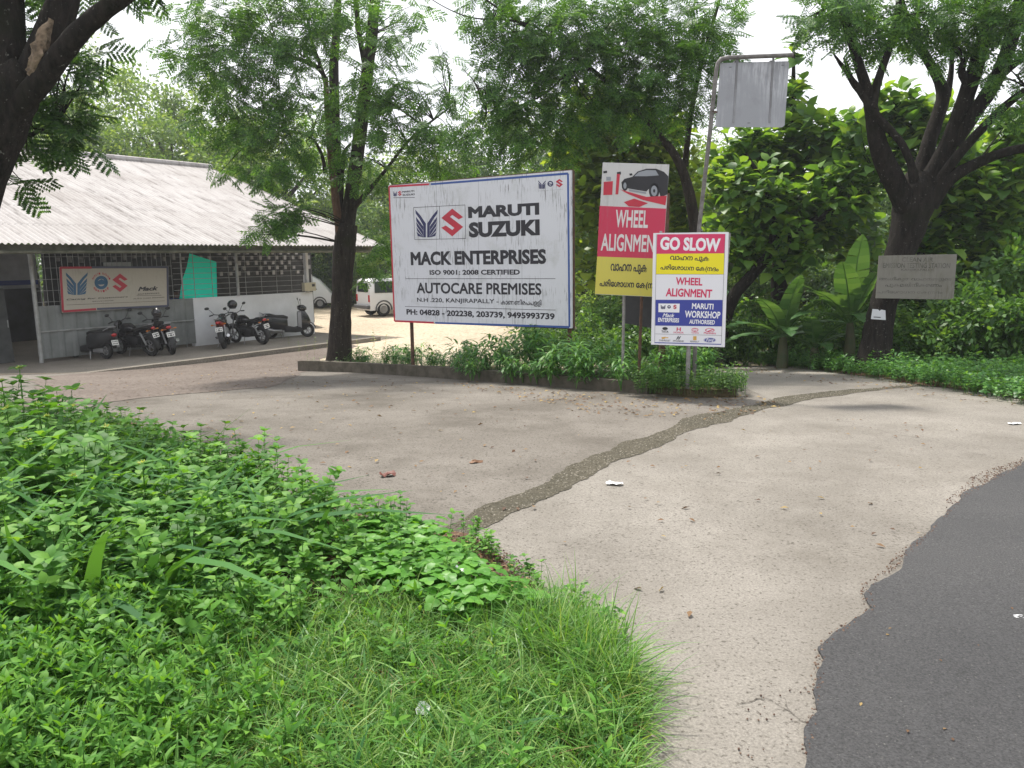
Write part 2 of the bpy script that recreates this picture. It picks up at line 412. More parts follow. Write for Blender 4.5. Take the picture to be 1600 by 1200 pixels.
M_asph = ground_mat('asphalt', (.058, .058, .061), (.082, .081, .083), (.16, .155, .15), big=.6, fine=120, pitscale=75, pitpos=(.64, .72), gr=(.45, 1.6), bump=1.0, rough=.8, spec=.3)
M_strip = ground_mat('gravel_fill', (.090, .080, .060), (.060, .055, .040), (.16, .145, .12), big=2.5, fine=60, pitscale=60, pitpos=(.60, .66), bump=.8)
M_litter = ground_mat('red_soil', (.12, .065, .045), (.085, .05, .035), (.20, .14, .08), big=1.5, fine=50, pitscale=30, pitpos=(.58, .66))
M_plinth = ground_mat('plinth_concrete', (.26, .235, .20), (.18, .16, .135), (.08, .07, .06), big=.6, fine=30)

me = bpy.data.meshes.new('ground'); gx = [-400, -120, -40, -15, 0, 15, 40, 120, 400]; gy = list(np.arange(-60, 60.1, .5)) + [80, 90, 120, 200, 400]
me.from_pydata([(x, y, gz(y) - .004) for y in gy for x in gx], [], [(j * 9 + i, j * 9 + i + 1, (j + 1) * 9 + i + 1, (j + 1) * 9 + i) for j in range(len(gy) - 1) for i in range(8)])
me.materials.append(M_soil); o = bpy.data.objects.new('ground', me); C.objects.link(o); o['kind'] = 'structure'

sheet('driveway', [(-16, -4), (4, -4), (14, 3), (14, 17.5), (3, 18.3), (-4, 18.6), (-9, 19.8), (-16, 16)], 0.0, M_conc)
DRV2 = 1
yard_edge = rough_edge([(-16, 16.2), (-9.6, 19.4), (-4, 18.2), (3, 17.8), (9, 17.5)], .06, 4, seed=3)
sheet('yard', yard_edge + [(9, 26), (6, 46), (-14, 46), (-20, 30)], .004, M_sand)
ae = pxpoly([(1640, 705), (1600, 723), (1555, 748), (1504, 774), (1488, 795), (1454, 825), (1440, 846), (1414, 866), (1409, 892), (1400, 900), (1360, 921), (1350, 931), (1363, 955), (1325, 985), (1277, 1022), (1287, 1042), (1275, 1062), (1277, 1125), (1255, 1157), (1258, 1187), (1235, 1260)])
ae = [(9, 7.2)] + rough_edge(ae, .05, 3, seed=5) + [(.85, 1.2), (.6, -4)]
sheet('road', ae + [(60, -30), (60, 10)], .012, M_asph, .03)
su = pxpoly([(690, 824), (720, 806), (780, 780), (850, 745), (905, 716), (960, 690), (1050, 660), (1130, 640), (1200, 622), (1280, 612), (1400, 603), (1470, 600)])
sd = pxpoly([(1475, 602), (1380, 611), (1310, 621), (1260, 629), (1230, 636), (1200, 643), (1160, 654), (1110, 671), (1070, 688), (1035, 704), (1010, 712), (960, 733), (930, 752), (860, 785), (800, 812), (735, 842), (690, 852)])
mid_ = [((a_[0] + b_[0]) / 2, (a_[1] + b_[1]) / 2) for a_, b_ in zip(su, pxpoly([(690, 852), (735, 842), (800, 812), (860, 785), (930, 752), (970, 730), (1070, 688), (1150, 656), (1230, 636), (1310, 621), (1400, 608), (1475, 602)]))]
sheet('shaded_old_slab', [(-16, 4)] + mid_[:9] + pxpoly([(1190, 618), (1150, 600), (1110, 566)]) + [(4.2, 17.9), (3, 18.1), (-4, 18.4), (-9, 19.6), (-16, 15.8)], .002, M_conc2)  # left slab, its darker colour carries tree shade along with dirt
sheet('shaded_dirt_apron', rough_edge(pxpoly([(20, 640), (40, 596), (170, 577), (290, 561), (420, 545), (512, 533), (560, 541), (500, 562), (462, 590), (420, 606), (300, 615), (150, 632)]), .06, 4, closed=True, seed=21), .008, M_dirt)  # litter sheet before the workshop, yard shade painted in with the dirt
cen = lambda P_, Q_: [(p[0] + (min(Q_, key=lambda q_: (q_[0] - p[0]) ** 2 + (q_[1] - p[1]) ** 2)[0] - p[0]) * .16, p[1] + (min(Q_, key=lambda q_: (q_[0] - p[0]) ** 2 + (q_[1] - p[1]) ** 2)[1] - p[1]) * .16) for p in P_]
su, sd = cen(su, sd), cen(sd, su)
strip_poly = rough_edge(su, .09, 5, seed=8) + rough_edge(sd, .09, 5, seed=9)
sheet('gravel_strip', strip_poly, .004, M_strip)
sheet('verge', rough_edge(pxpoly([(1110, 552), (1150, 560), (1250, 573), (1375, 590), (1500, 610), (1600, 627), (1800, 660)]), .07, 3, seed=2) + [(30, 9), (30, 40), (9, 40), (7, 24)], .008, M_litter)
near_edge = pxpoly([(150, 655), (215, 662), (180, 680), (250, 700), (330, 725), (400, 745), (470, 782), (600, 820), (690, 842), (730, 880), (800, 905), (850, 950), (950, 985), (1000, 1060), (1012, 1120), (1000, 1260)])
near_poly = [(-9, 8.6)] + near_edge + [(.35, 1.2), (-6, 1.2), (-14, 6)]
sheet('near_verge', [(-14, 9)] + rough_edge(near_edge, .05, 3, seed=4) + [(.35, -2), (-14, -2)], .006, M_litter)
sheet('soil_patch', rough_edge(pxpoly([(640, 820), (735, 838), (780, 870), (800, 900), (850, 925), (900, 960), (800, 960), (690, 880)]), .05, 3, closed=True, seed=14), .010, M_litter)

M_crack = mat('crack_dirt', (.05, .043, .035), .95)
def crack(pts, w_, seed):
    c_ = rough_edge(pxpoly(pts), .12, 4, seed=seed); up_s = [(x, y + w_ * random.uniform(.3, 1)) for x, y in c_]; sheet('crack', c_ + up_s[::-1], .0035, M_crack)
crack([(1240, 644), (1330, 660), (1430, 684), (1540, 712)], .012, 31); crack([(1225, 1102), (1238, 1118), (1256, 1136), (1275, 1142)], .008, 32); crack([(1395, 838), (1408, 846), (1422, 852)], .008, 33)
crack([(1150, 1105), (1195, 1100), (1240, 1120)], .006, 34)

# ================================================================== WORKSHOP BUILDING
FLZ = -1.06
f0 = Gz(65, 567, FLZ); f1 = Gz(492, 521, FLZ); fu = (f1 - f0).normalized(); fn = Vector((fu.y, -fu.x, 0))   # fn: outward, towards the viewer
FL = (f1 - f0).length
BM = Matrix(((fu.x, -fn.x, 0, f0.x), (fu.y, -fn.y, 0, f0.y), (0, 0, 1, FLZ), (0, 0, 0, 1)))      # local: x along facade, y into the building, z up
def fac(px, py, b=0.0):
    bd = Board(f0 - fn * b, f1 - fn * b, f0 - fn * b + Vector((0, 0, 1))); return bd.uv(px, py)
bld = thing('workshop_building', 'long open workshop with weathered corrugated roof and barred white front', 'building', BM)
print('facade', FL, [fac(*q) for q in [(300, 466), (489, 455), (67, 478), (600, 383), (0, 388), (62, 400)]])
M_white = mat('whitewash', (.72, .73, .76), .8, noise=1.2, col2=(.60, .61, .63), bump=.1)
M_clad = mat('cladding', (.20, .212, .21), .5, noise=2, col2=(.14, .15, .148))
M_steel = mat('grey_steel', (.36, .37, .37), .5, noise=6, col2=(.25, .25, .24), metal=.2)
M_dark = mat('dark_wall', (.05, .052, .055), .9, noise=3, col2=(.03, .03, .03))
M_block = mat('vent_block', (.42, .41, .42), .9, noise=4, col2=(.24, .235, .235))
M_blue = mat('blue_band', (.03, .05, .22), .7)
M_beam = mat('mossy_beam', (.16, .16, .12), .9, noise=3, col2=(.07, .075, .05), bump=.3)
M_turq = mat('turquoise_sheet', (.0, .90, .70), .5, trans=.3)
HW = fac(489, 456)[1]; TX = fac(300, 466)[0]
q = MB(); q.box(((TX + FL) / 2, .1, HW / 2), (FL - TX, .2, HW)); q.build('half_wall', M_white, bld, inv=None)
q = MB(); q.box((FL - .16, .1, (HW + 3.05) / 2 + .0), (.10, .14, 3.05 - HW - .004)); q.build('corner_post', M_white, bld, inv=None)
# profiled sheet cladding below the sign
q = MB(); n = int(TX / .06); CH = fac(68, 478)[1]; ct = fac(280, 467)[1]
prof = [(i * TX / n, [.0, .0, .0, .025, .025, .0][i % 6]) for i in range(n + 1)]
tops = [CH + (ct - CH) * x / TX for x, _ in prof]
V = [(x, -y - .02, .10) for x, y in prof] + [(x, -y - .02, tz) for (x, y), tz in zip(prof, tops)]
q.add(V, [(i, i + 1, n + 2 + i, n + 1 + i) for i in range(n)]); q.build('sheet_cladding', M_clad, bld, inv=None)
q = MB(); q.bar((.0, -.06, CH * .55), (TX, -.06, CH * .55), .03, .03); q.build('cladding_rail', M_steel, bld, inv=None)
for x, rr, b0, zt in ((0.0, .055, 0, 3.1), (fac(370, 430)[0], .05, .02, 3.1), (TX - .25, .025, -.06, 3.1)):
    q = MB(); q.tube([(x, -b0 if b0 else -.02, 0 if x < 5 else HW), (x, -b0 if b0 else -.02, zt)], rr, 10); q.build('post', M_steel, bld, True, inv=None)
# bars: right hand opening and the opening above the cladding
q = MB(); z = HW + .10
while z < 2.95:
    q.bar((TX - .55, .03, z), (FL - .22, .03, z), .012, .012); z += .168
x = TX + .15
while x < FL - .25:
    q.bar((x, .045, HW), (x, .045, 3.0), .012, .012); x += .62
q.build('window_bars', M_steel, bld, inv=None)
q = MB(); z = CH + .1
while z < 2.95:
    q.bar((.06, .03, z), (TX - .56, .03, z), .010, .010); z += .30
x = .2
while x < TX - .55:
    q.bar((x, .042, CH - .1), (x, .042, 3.0), .010, .010); x += .15
q.build('window_bars', M_steel, bld, inv=None)
# ventilation block wall at the back of the right part: every other block left open
q = MB(); x0 = fac(72, 430, 4.2)[0]; xe = fac(490, 430, 4.2)[0]
xv = fac(342, 430, 4.2)[0]
for r in range(5):
    z0 = 2.06 + r * .2
    for i in range(60):
        if xv + i * .2 < xe - .2 and (i + r) % 2 == 0 and random.random() < .86: q.box((xv + .1 + i * .2, 4.2 + random.uniform(0, .05), z0 + .1), (.13, .12, random.uniform(.12, .17)))
for i in range(16): q.box((x0 + .4 + i * .36, 4.2, 2.78 + random.uniform(-.05, .05)), (.1, .1, random.uniform(.08, .26)))
q.build('vent_block_wall', M_block, bld, inv=None)
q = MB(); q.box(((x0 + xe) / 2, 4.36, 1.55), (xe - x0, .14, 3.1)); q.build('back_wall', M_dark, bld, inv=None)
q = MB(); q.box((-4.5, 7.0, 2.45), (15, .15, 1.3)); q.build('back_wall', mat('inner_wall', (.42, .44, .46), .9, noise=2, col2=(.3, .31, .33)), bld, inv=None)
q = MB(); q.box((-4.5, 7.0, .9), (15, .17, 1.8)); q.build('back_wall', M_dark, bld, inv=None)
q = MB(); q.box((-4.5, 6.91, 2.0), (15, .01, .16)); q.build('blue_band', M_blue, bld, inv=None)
q = MB(); q.box((TX - .7, 3.0, 1.7), (.9, .05, .14)); q.box((TX - .7, 3.02, 2.0), (.9, .02, 1.3)); q.build('inner_panel', mat('white_panel', (.6, .6, .62), .7), bld, inv=None)
tq = [fac(px, py, .14) for px, py in [(280, 470), (339.5, 467), (338, 409), (296, 396), (292, 417), (284, 440)]]
q = MB(); q.prism([(t, .14, z) for t, z in tq], (0, 0, 0), (0, .004, 0)); q.build('turquoise_screen', M_turq, bld, inv=None)
# eave beam, pipe and rafters
EX0, OV, EZ = -13.0, 1.35, 3.13
def findE():
    best = None
    for k in range(0, 800):
        t = FL + k * .01; p = BM @ Vector((t, -OV, EZ)); a = abs(proj(p)[0] - 602)
        if best is None or a < best[0]: best = (a, t)
    return best[1]
TE = findE()
best = None
for k in range(300, 1800):
    b = k * .01; p = BM @ Vector((TE, b, 4)); a = abs(proj((p.x, p.y, p.z + 3))[0] - 330)
    if best is None or a < best[0]: best = (a, b)
RB = best[1]; pr = BM @ Vector((TE, RB, 0)); rr_ = ray(330, 263); RZ = (EYE + rr_ * (pr.y / rr_.y)).z - FLZ
print('roof', TE, RB, RZ)
q = MB(); q.bar((EX0, -OV + .35, EZ - .12), (TE - .2, -OV + .35, EZ - .12), .08, .22); q.build('eave_beam', M_beam, bld, inv=None, bevel=.01)
q = MB(); q.tube([(EX0, -OV + .2, EZ - .2), (TE - .6, -OV + .2, EZ - .2)], .045, 10); q.build('gutter_pipe', M_beam, bld, True, inv=None)
sl_ = (RZ - EZ) / (RB + OV); t = EX0 + .4; q = MB()
while t < TE:
    q.bar((t, -OV + .1, EZ - .06), (t, RB, RZ - .09), .05, .09); t += 1.55
q.build('rafters', M_beam, bld, inv=None)
# corrugated roof, five overlapping rows of sheets
M_roof = bpy.data.materials.new('weathered_corrugated_roof'); M_roof.use_nodes = True; t_ = M_roof.node_tree; b_ = t_.nodes['Principled BSDF']
tc = t_.nodes.new('ShaderNodeTexCoord').outputs['Object']; mp = t_.nodes.new('ShaderNodeMapping'); mp.inputs['Scale'].default_value = (2.2, .35, .35); t_.links.new(tc, mp.inputs[0])
n1 = N(t_, 'ShaderNodeTexNoise', Scale=1.6, Detail=9.0, Roughness=.72); t_.links.new(mp.outputs[0], n1.inputs['Vector'])
c1 = ramp(t_, n1.outputs['Fac'], [(.34, (.19, .175, .168)), (.48, (.35, .33, .325)), (.68, (.43, .415, .41))])
n2 = N(t_, 'ShaderNodeTexNoise', Scale=.35, Detail=6.0, Roughness=.6); t_.links.new(tc, n2.inputs['Vector'])
f2 = ramp(t_, n2.outputs['Fac'], [(.40, (0, 0, 0)), (.75, (.6, .6, .6))]); c2 = mixc(t_, f2, c1, (.24, .215, .20))
t_.links.new(c2, b_.inputs['Base Color']); b_.inputs['Roughness'].default_value = .85
ncol = int((TE - EX0) / .0245); xs = np.linspace(EX0, TE, ncol + 1); wv = .024 * np.sin(2 * np.pi * xs / .147)
Vs = []; Fs = []; rows = 6
for r in range(rows):
    s0 = r / rows - (.015 if r else 0); s1 = (r + 1) / rows
    dx_ = rng.uniform(-.015, .015)
    for s, lift in ((s0, .005 if r else 0), (s1, 0)):
        ex = rng.normal(0, .003, ncol + 1)
        for i in range(ncol + 1):
            b = -OV + s * (RB + OV); Vs.append((xs[i], b + (ex[i] if s == s0 else 0), EZ + s * (RZ - EZ) + wv[i] + lift))
    o_ = r * 2 * (ncol + 1); Fs += [(o_ + i, o_ + i + 1, o_ + ncol + 2 + i, o_ + ncol + 1 + i) for i in range(ncol)]
q = MB(); q.add(Vs, Fs); q.build('roof', M_roof, bld, True, inv=None)
q = MB(); q.tube([(EX0, RB, RZ + .05), (TE, RB, RZ + .05)], .13, 8); q.build('ridge_cap', M_roof, bld, True, inv=None)
q = MB(); q.bar((TE - .05, -OV + .05, EZ - .06), (TE - .05, RB, RZ - .06), .04, .16); q.build('barge_board', M_beam, bld, inv=None)
for tt in (TE - .4, -9.0):
    q = MB(); q.tube([(tt, RB - .3, -.12), (tt, RB - .3, RZ - .1)], .09, 8); q.build('post', M_steel, bld, True, inv=None)
# meter box on the wall end
t0, z0 = fac(471, 455); t1, z1 = fac(488, 441)
q = MB(); q.box(((t0 + t1) / 2, -.11, (z0 + z1) / 2), (t1 - t0, .16, z1 - z0)); mbx = thing('meter_box', 'cream electric meter box at the right end of the white wall', 'meter box', BM)
q.build('case', mat('cream_metal', (.45, .41, .30), .5), mbx, inv=None, bevel=.01)
q = MB(); q.box((t1 - .12, -.195, z1 - .10), (.12, .01, .09)); q.build('window', M_dark, mbx, inv=None)
for tt in (t0 + .05, t1 - .1): q = MB(); q.tube([(tt, -.1, z1), (tt, -.1, z1 + .28)], .015, 6); q.build('conduit', M_white, mbx, inv=None)
# plinth the motorbikes stand on
pe = [BM.inverted() @ Vector((*G(*p, .1).xy, 0)) for p in ((290, 559), (515, 531))]
pb = -(pe[0].y + pe[1].y) / 2; print('plinth depth', pb)
q = MB(); q.box(((EX0 + FL + .35) / 2, 3.0 - pb / 2 , -.14), (FL + .35 - EX0, 6.0 + pb + 2, .28)); o = q.build('plinth', M_plinth, None); o.matrix_world = BM; o['kind'] = 'structure'; o.name = 'pavement'

# leaning board and clutter just inside the open bay
bd_ = thing('door_panel', 'grey panel door leaning inside the open workshop bay', 'door', BM)
q = MB(); q.box((-.62, .9, 1.0), (.55, .05, 2.0), Matrix.Rotation(R(-6), 3, 'X')); q.build('leaf', mat('dark_panel', (.085, .09, .09), .6, noise=3, col2=(.05, .052, .052)), bd_, inv=None)
q = MB(); q.tube([(-.4, .8, .95), (-.4, .8, 1.15)], .015, 6); q.build('handle', M_steel, bd_, inv=None)
wb = thing('workbench', 'dark workbench loaded with tools deep inside the open bay', 'workbench', BM)
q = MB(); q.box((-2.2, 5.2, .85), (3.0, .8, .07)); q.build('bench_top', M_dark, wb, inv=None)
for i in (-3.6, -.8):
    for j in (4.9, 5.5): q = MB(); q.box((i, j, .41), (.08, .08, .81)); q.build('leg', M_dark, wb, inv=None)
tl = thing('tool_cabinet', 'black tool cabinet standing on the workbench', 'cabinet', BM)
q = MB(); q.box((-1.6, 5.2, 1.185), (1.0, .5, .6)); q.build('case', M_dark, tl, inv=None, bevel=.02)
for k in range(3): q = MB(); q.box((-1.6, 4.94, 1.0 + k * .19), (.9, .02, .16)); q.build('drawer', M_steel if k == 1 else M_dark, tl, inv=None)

# ================================================================== SIGNS
M_letter = mat('sign_black', (.022, .022, .03), .5)
M_navy = mat('sign_navy', (.028, .03, .10), .5)
M_red = mat('sign_red', (.50, .025, .05), .5, noise=5, col2=(.42, .03, .055))
M_blueb = mat('sign_blue', (.04, .09, .30), .5)
M_rust = mat('rusty_steel', (.13, .065, .04), .85, noise=14, col2=(.06, .04, .03), bump=.3)
M_galv = mat('galvanised_pipe', (.30, .29, .285), .55, noise=18, col2=(.19, .18, .17), metal=.3, bump=.15)
M_wsign = sign_mat('white_board', (.62, .635, .68), streak=(.075, .075, .07), lo=.54, hi=.63, axis=(15, .9, 1), mould=(.43, .445, .44))

def board_panel(bd, px4, thick, material, parent, name='panel'):
    q = MB(); pts = [bd.uv(*p) for p in px4]; q.prism([bd.P(u, v) for u, v in pts], bd.z * -thick, bd.z * 0); return q.build(name, material, parent)
def post(bd_parent, p_top, x_px, base_d, r, m, name='post', square=False):
    pass
# ---- the big white billboard
bb = Board(W(618, 502, 15.1), W(893, 513, 13.0), W(607, 290, 15.1))
root = thing('billboard', 'large white workshop billboard with rain streaks and a red and blue border', 'billboard', bb.M)
board_panel(bb, [(618, 502), (893, 513), (892, 266), (607, 290)], .05, M_wsign, root)
c4 = lambda X, Y: (590 + X / 4.444, 250 + Y / 4.444)
a = Art(bb, c4); bw = .035
for p, q_ in (((80, 185), (357, 168)), ((80, 185), (118, 1118)), ((118, 1118), (390, 1130))): a.line(p, q_, bw)
a.build('red_border', M_red, root)
a = Art(bb, c4)
for p, q_ in (((370, 168), (1322, 94)), ((1322, 94), (1332, 1160)), ((1332, 1160), (400, 1131))): a.line(p, q_, bw)
a.build('blue_border', M_blueb, root)
a = Art(bb, c4); a.text('MARUTI', (630, 405), (1122, 295), .055); a.text('SUZUKI', (635, 540), (1125, 410), .055)
a.text('MACK ENTERPRISES', (232, 732), (1170, 617), .045); a.text('ISO 9001: 2008 CERTIFIED', (362, 798), (988, 760), .035)
a.text('AUTOCARE PREMISES', (272, 926), (1138, 855), .026); a.text('N.H .220, KANJIRAPALLY -', (275, 993), (840, 966), .018)
a.text('കാഞഞിരപപളളി', (858, 1012), (1138, 970), .022); a.text('PH: 04828 - 202238, 203739, 9495993739', (202, 1080), (1230, 1064), .038)
a.text('MARUTI', (172, 228), (255, 209), .03); a.text('SUZUKI', (174, 250), (257, 231), .03)
a.text('Caring for Customers', (1115, 217), (1287, 202), .006)
a.build('lettering', M_letter, root)
a = Art(bb, c4)
for p, q_ in (((195, 824), (1235, 824)), ((190, 1017), (1235, 1042)), ((250, 330), (607, 312)), ((607, 312), (612, 545)), ((612, 545), (258, 553)), ((258, 553), (250, 330)), ((430, 321), (432, 549)), ((110, 262), (258, 260))): a.line(p, q_, .008)
a.build('ruled_line', M_letter, root)
for xx_ in (408, 700, 1000):
    a = Art(bb, c4, .0012); a.line((xx_, 170 - (xx_ - 350) * .07), (xx_ + 4, 1130 + (xx_ - 400) * .03), .006); a.build('sheet_joint', mat('joint_grey', (.36, .37, .40), .6), root)
a = Art(bb, c4); a.wings((262, 537), (418, 345)); a.wings((108, 252), (135, 217)); a.wings((1115, 200), (1168, 142)); a.disc((1200, 165), 20, 20, 20, .6); a.poly([(1180, 160), (1220, 168), (1218, 174), (1182, 168)]); a.build('wing_emblem', M_navy, root)
a = Art(bb, c4); a.ess((443, 530), (594, 337)); a.ess((140, 250), (168, 214)); a.ess((1237, 190), (1287, 131)); a.build('letter_emblem', M_red, root)
q = MB(); T, Bt = .04, .06
for s0_, s1_ in (((618, 502), (893, 513)), ((607, 290), (892, 266)), ((618, 502), (607, 290)), ((893, 513), (892, 266)), ((612.5, 396), (892.5, 390))):
    u0_, v0_ = bb.uv(*s0_); u1_, v1_ = bb.uv(*s1_); q.bar(bb.P(u0_, v0_, -.075), bb.P(u1_, v1_, -.075), T, T, bb.z)
q.build('frame', M_rust, root)
for px, pt, pb_ in ((629, 288, 505), (884, 268, 512)):
    u0_, v0_ = bb.uv(px, pt); p0 = bb.P(u0_, v0_ - .1, -.13); q = MB(); q.tube([(p0.x, p0.y, gz(p0.y) - .3), p0], .035, 10); q.build('post', M_rust, root, True)

# ---- the tall red and yellow wheel alignment sign
c5 = lambda X, Y: (900 + X / 3.635, 230 + Y / 3.635)
wa = Board(W(929.4, 459.7, 11.15), W(1032, 464.4, 10.95), W(941.8, 253.7, 11.10))
root = thing('advertising_sign', 'tall faded red and yellow wheel alignment sign picturing a black car on a lift', 'sign', wa.M)
Pc = [(107, 835), (480, 852), (530, 98), (152, 86)]
board_panel(wa, [c5(*p) for p in Pc], .03, sign_mat('old_print_white', (.52, .52, .52), streak=(.30, .29, .28), lo=.5, hi=.7), root)
a = Art(wa, c5); a.poly([(134, 333), (512, 349), (494, 634), (120, 621)]); a.build('red_band', sign_mat('faded_red', (.50, .035, .085), streak=(.40, .10, .13), lo=.5, hi=.75), root)
a = Art(wa, c5); a.poly([(120, 621), (494, 634), (480, 850), (107, 833)]); a.build('yellow_band', sign_mat('faded_yellow', (.56, .50, .09), streak=(.42, .38, .14), lo=.5, hi=.75), root)
a = Art(wa, c5, .004); a.text('WHEEL', (222, 455), (413, 360), .022); a.text('ALIGNMENT', (140, 588), (490, 500), .022); a.build('lettering', mat('pale_letter', (.62, .60, .60), .5), root)
a = Art(wa, c5, .004); a.text('വാഹന പുക', (195, 716), (405, 668), .03); a.text('പരിേശാധന േക(നദം', (133, 800), (478, 762), .03); a.build('lettering', M_letter, root)
a = Art(wa, c5, .0025)   # the printed car
a.poly([(258, 200), (275, 180), (320, 168), (350, 138), (400, 122), (455, 122), (500, 140), (524, 165), (520, 268), (480, 285), (470, 240), (440, 215), (410, 240), (400, 252), (300, 235), (262, 226)]); a.poly([(302, 150), (318, 148), (322, 160), (306, 162)])
a.disc((278, 218), 18, 30); a.disc((444, 248), 30, 45); a.poly([(155, 136), (176, 133), (177, 146), (156, 149)]); a.poly([(232, 142), (255, 138), (256, 155), (233, 158)]); a.build('printed_car', mat('print_black', (.02, .02, .025), .5), root)
a = Art(wa, c5, .0045); a.poly([(330, 165), (356, 142), (402, 130), (452, 131), (470, 160), (400, 165)]); a.disc((444, 248), 18, 30, 16, .35); a.disc((278, 218), 9, 18, 12); a.poly([(300, 238), (398, 256), (398, 266), (302, 250)]); a.poly([(172, 168), (198, 168), (198, 190), (172, 190)]); a.build('printed_trim', mat('print_grey', (.26, .28, .31), .5), root)
a = Art(wa, c5, .0032); a.poly([(158, 197), (210, 193), (206, 270), (155, 272)]); a.poly([(232, 152), (250, 152), (240, 268), (224, 268)]); a.poly([(250, 240), (400, 282), (516, 276), (508, 330), (380, 300), (300, 268)]); a.poly([(272, 312), (330, 292), (410, 318), (360, 340), (300, 336)])
a.build('printed_lift', M_red, root)
for px, top in ((972, 440), (1000, 440)):
    u0_, v0_ = wa.uv(px + 3, top); p0 = wa.P(u0_, v0_, -.06); b0 = W(px - (0 if px < 990 else 4), 600, 11.15); q = MB(); q.tube([(b0.x, p0.y + .02, gz(p0.y) - .2), p0], .022, 8); q.build('post', M_rust if px > 990 else M_galv, root, True)
# ---- dark board and rusty post standing behind it
db = Board(W(975, 505, 11.6), W(1035, 515, 11.4), W(976, 455, 11.6)); root = thing('dark_board', 'blank dark board under the tall wheel alignment sign', 'board', db.M)
board_panel(db, [(975, 505), (1036, 516), (1037, 440), (976, 440)], .03, mat('dark_paint', (.025, .025, .03), .6, noise=4, col2=(.04, .04, .045)), root)
q = MB(); p0 = W(1041, 302, 11.5); q.bar((p0.x - .02, p0.y, gz(p0.y) - .3), p0, .09, .06, (0, 1, 0)); q.build('post', M_rust, root)
# ---- the clean GO SLOW sign
c6 = lambda X, Y: (1000 + X / 6, 350 + Y / 6)
gs = Board(W(1017.5, 538.3, 10.35), W(1132.5, 542.5, 10.30), W(1021.3, 364.2, 10.33))
root = thing('warning_sign', 'clean white framed GO SLOW sign with red, yellow and dark blue bands', 'sign', gs.M)
board_panel(gs, [(1017.5, 538.3), (1132.5, 542.5), (1138.7, 362.5), (1021.3, 364.2)], .025, mat('glossy_white', (.74, .74, .78), .35, spec=.5), root)
def M_(n, c): return mat(n, c, .35, spec=.5)
a = Art(gs, c6); a.poly([(160, 97), (799, 93), (790, 275), (155, 280)]); a.build('red_band', M_('band_red', (.62, .03, .12)), root)
a = Art(gs, c6); a.poly([(155, 280), (790, 275), (784, 472), (150, 470)]); a.build('yellow_band', M_('band_yellow', (.80, .70, .01)), root)
a = Art(gs, c6); a.poly([(147, 710), (774, 712), (769, 960), (143, 952)]); a.poly([(138, 1108), (762, 1124), (761, 1132), (137, 1116)]); a.disc((654, 1088), 58, 22, 20); a.build('blue_band', M_('band_blue', (.035, .05, .30)), root)
a = Art(gs, c6)
for p, q_ in (((142, 1030), (767, 1045)), ((155, 97), (137, 1116)), ((799, 93), (762, 1124)), ((147, 470), (784, 472))): a.line(p, q_, .003)
a.text('വാഹന പുക', (280, 350), (650, 308), .03); a.text('പരിേശാധന േക(നദം', (190, 440), (740, 392), .03)
a.text('TATA', (200, 1018), (268, 1000), .03); a.disc((235, 980), 26, 14, 14); a.text('H', (338, 1083), (384, 1052), .05, .5); a.text('HYUNDAI', (310, 1104), (408, 1090), .01); a.text('CHEVROLET', (178, 1098), (285, 1086), .006); a.text('RENAULT', (470, 1108), (555, 1096), .006)
a.build('lettering', M_letter, root)
a = Art(gs, c6, .004); a.text('GO SLOW', (185, 243), (758, 135), .045); a.poly([(173, 745), (372, 747), (368, 830), (172, 826)]); a.text('Mack', (210, 872), (325, 840), .02, .35); a.text('ENTERPRISES', (168, 917), (367, 884), .03)
a.text('MARUTI', (485, 795), (690, 748), .028); a.text('WORKSHOP', (418, 876), (755, 822), .028); a.text('AUTHORISED', (460, 935), (703, 902), .028); a.text('Ford', (618, 1100), (692, 1074), .02, .3); a.disc((654, 1088), 55, 19, 20, .93)
a.build('lettering', M_('letter_white', (.80, .80, .83)), root)
a = Art(gs, c6); a.text('WHEEL', (333, 570), (588, 507), .03); a.text('ALIGNMENT', (240, 678), (678, 614), .03)
a.disc((515, 992), 32, 18, 18, .8); a.disc((515, 990), 12, 16, 14, .7); a.text('TOYOTA', (480, 1027), (552, 1014), .012); a.disc((655, 995), 44, 18, 18, .8); a.poly([(630, 1005), (680, 985), (684, 992), (640, 1010)]); a.text('Mahindra', (598, 1030), (712, 1014), .012); a.text('HONDA', (315, 1024), (410, 1010), .012); a.text('H', (342, 1002), (384, 970), .03)
a.build('lettering', M_('letter_red', (.58, .02, .10)), root)
a = Art(gs, c6, .006); a.ess((308, 800), (346, 755)); a.build('letter_emblem', M_red, root)
a = Art(gs, c6, .006); a.wings((192, 797), (240, 757)); a.disc((272, 777), 16, 16, 18, .55); a.poly([(258, 774), (288, 779), (286, 784), (258, 780)]); a.build('wing_emblem', M_navy, root)
a = Art(gs, c6); a.poly([(200, 1062), (240, 1056), (236, 1062), (268, 1062), (262, 1070), (232, 1070), (230, 1077), (205, 1077)]); a.poly([(498, 1052), (530, 1052), (530, 1090), (498, 1090)]); a.build('gold_emblem', M_('emblem_gold', (.60, .36, .08)), root)
q = MB()
for u_, in ((.04,), (.93,)): q.bar(gs.P(u_, .03, -.04), gs.P(u_, 1.5, -.04), .03, .03, gs.z)
for v_ in (.05, .75, 1.46): q.bar(gs.P(.05, v_, -.042), gs.P(.92, v_, -.042), .03, .03, gs.z)
q.build('frame', M_galv, root)
q = MB(); p0 = gs.P(.47, 1.2, -.075); q.tube([(p0.x - .02, p0.y, gz(p0.y) - .2), p0], .03, 10); q.build('post', M_galv, root, True)
M_gpole = mat('weathered_pipe', (.20, .19, .18), .65, noise=14, col2=(.11, .10, .095), metal=.2, bump=.2)
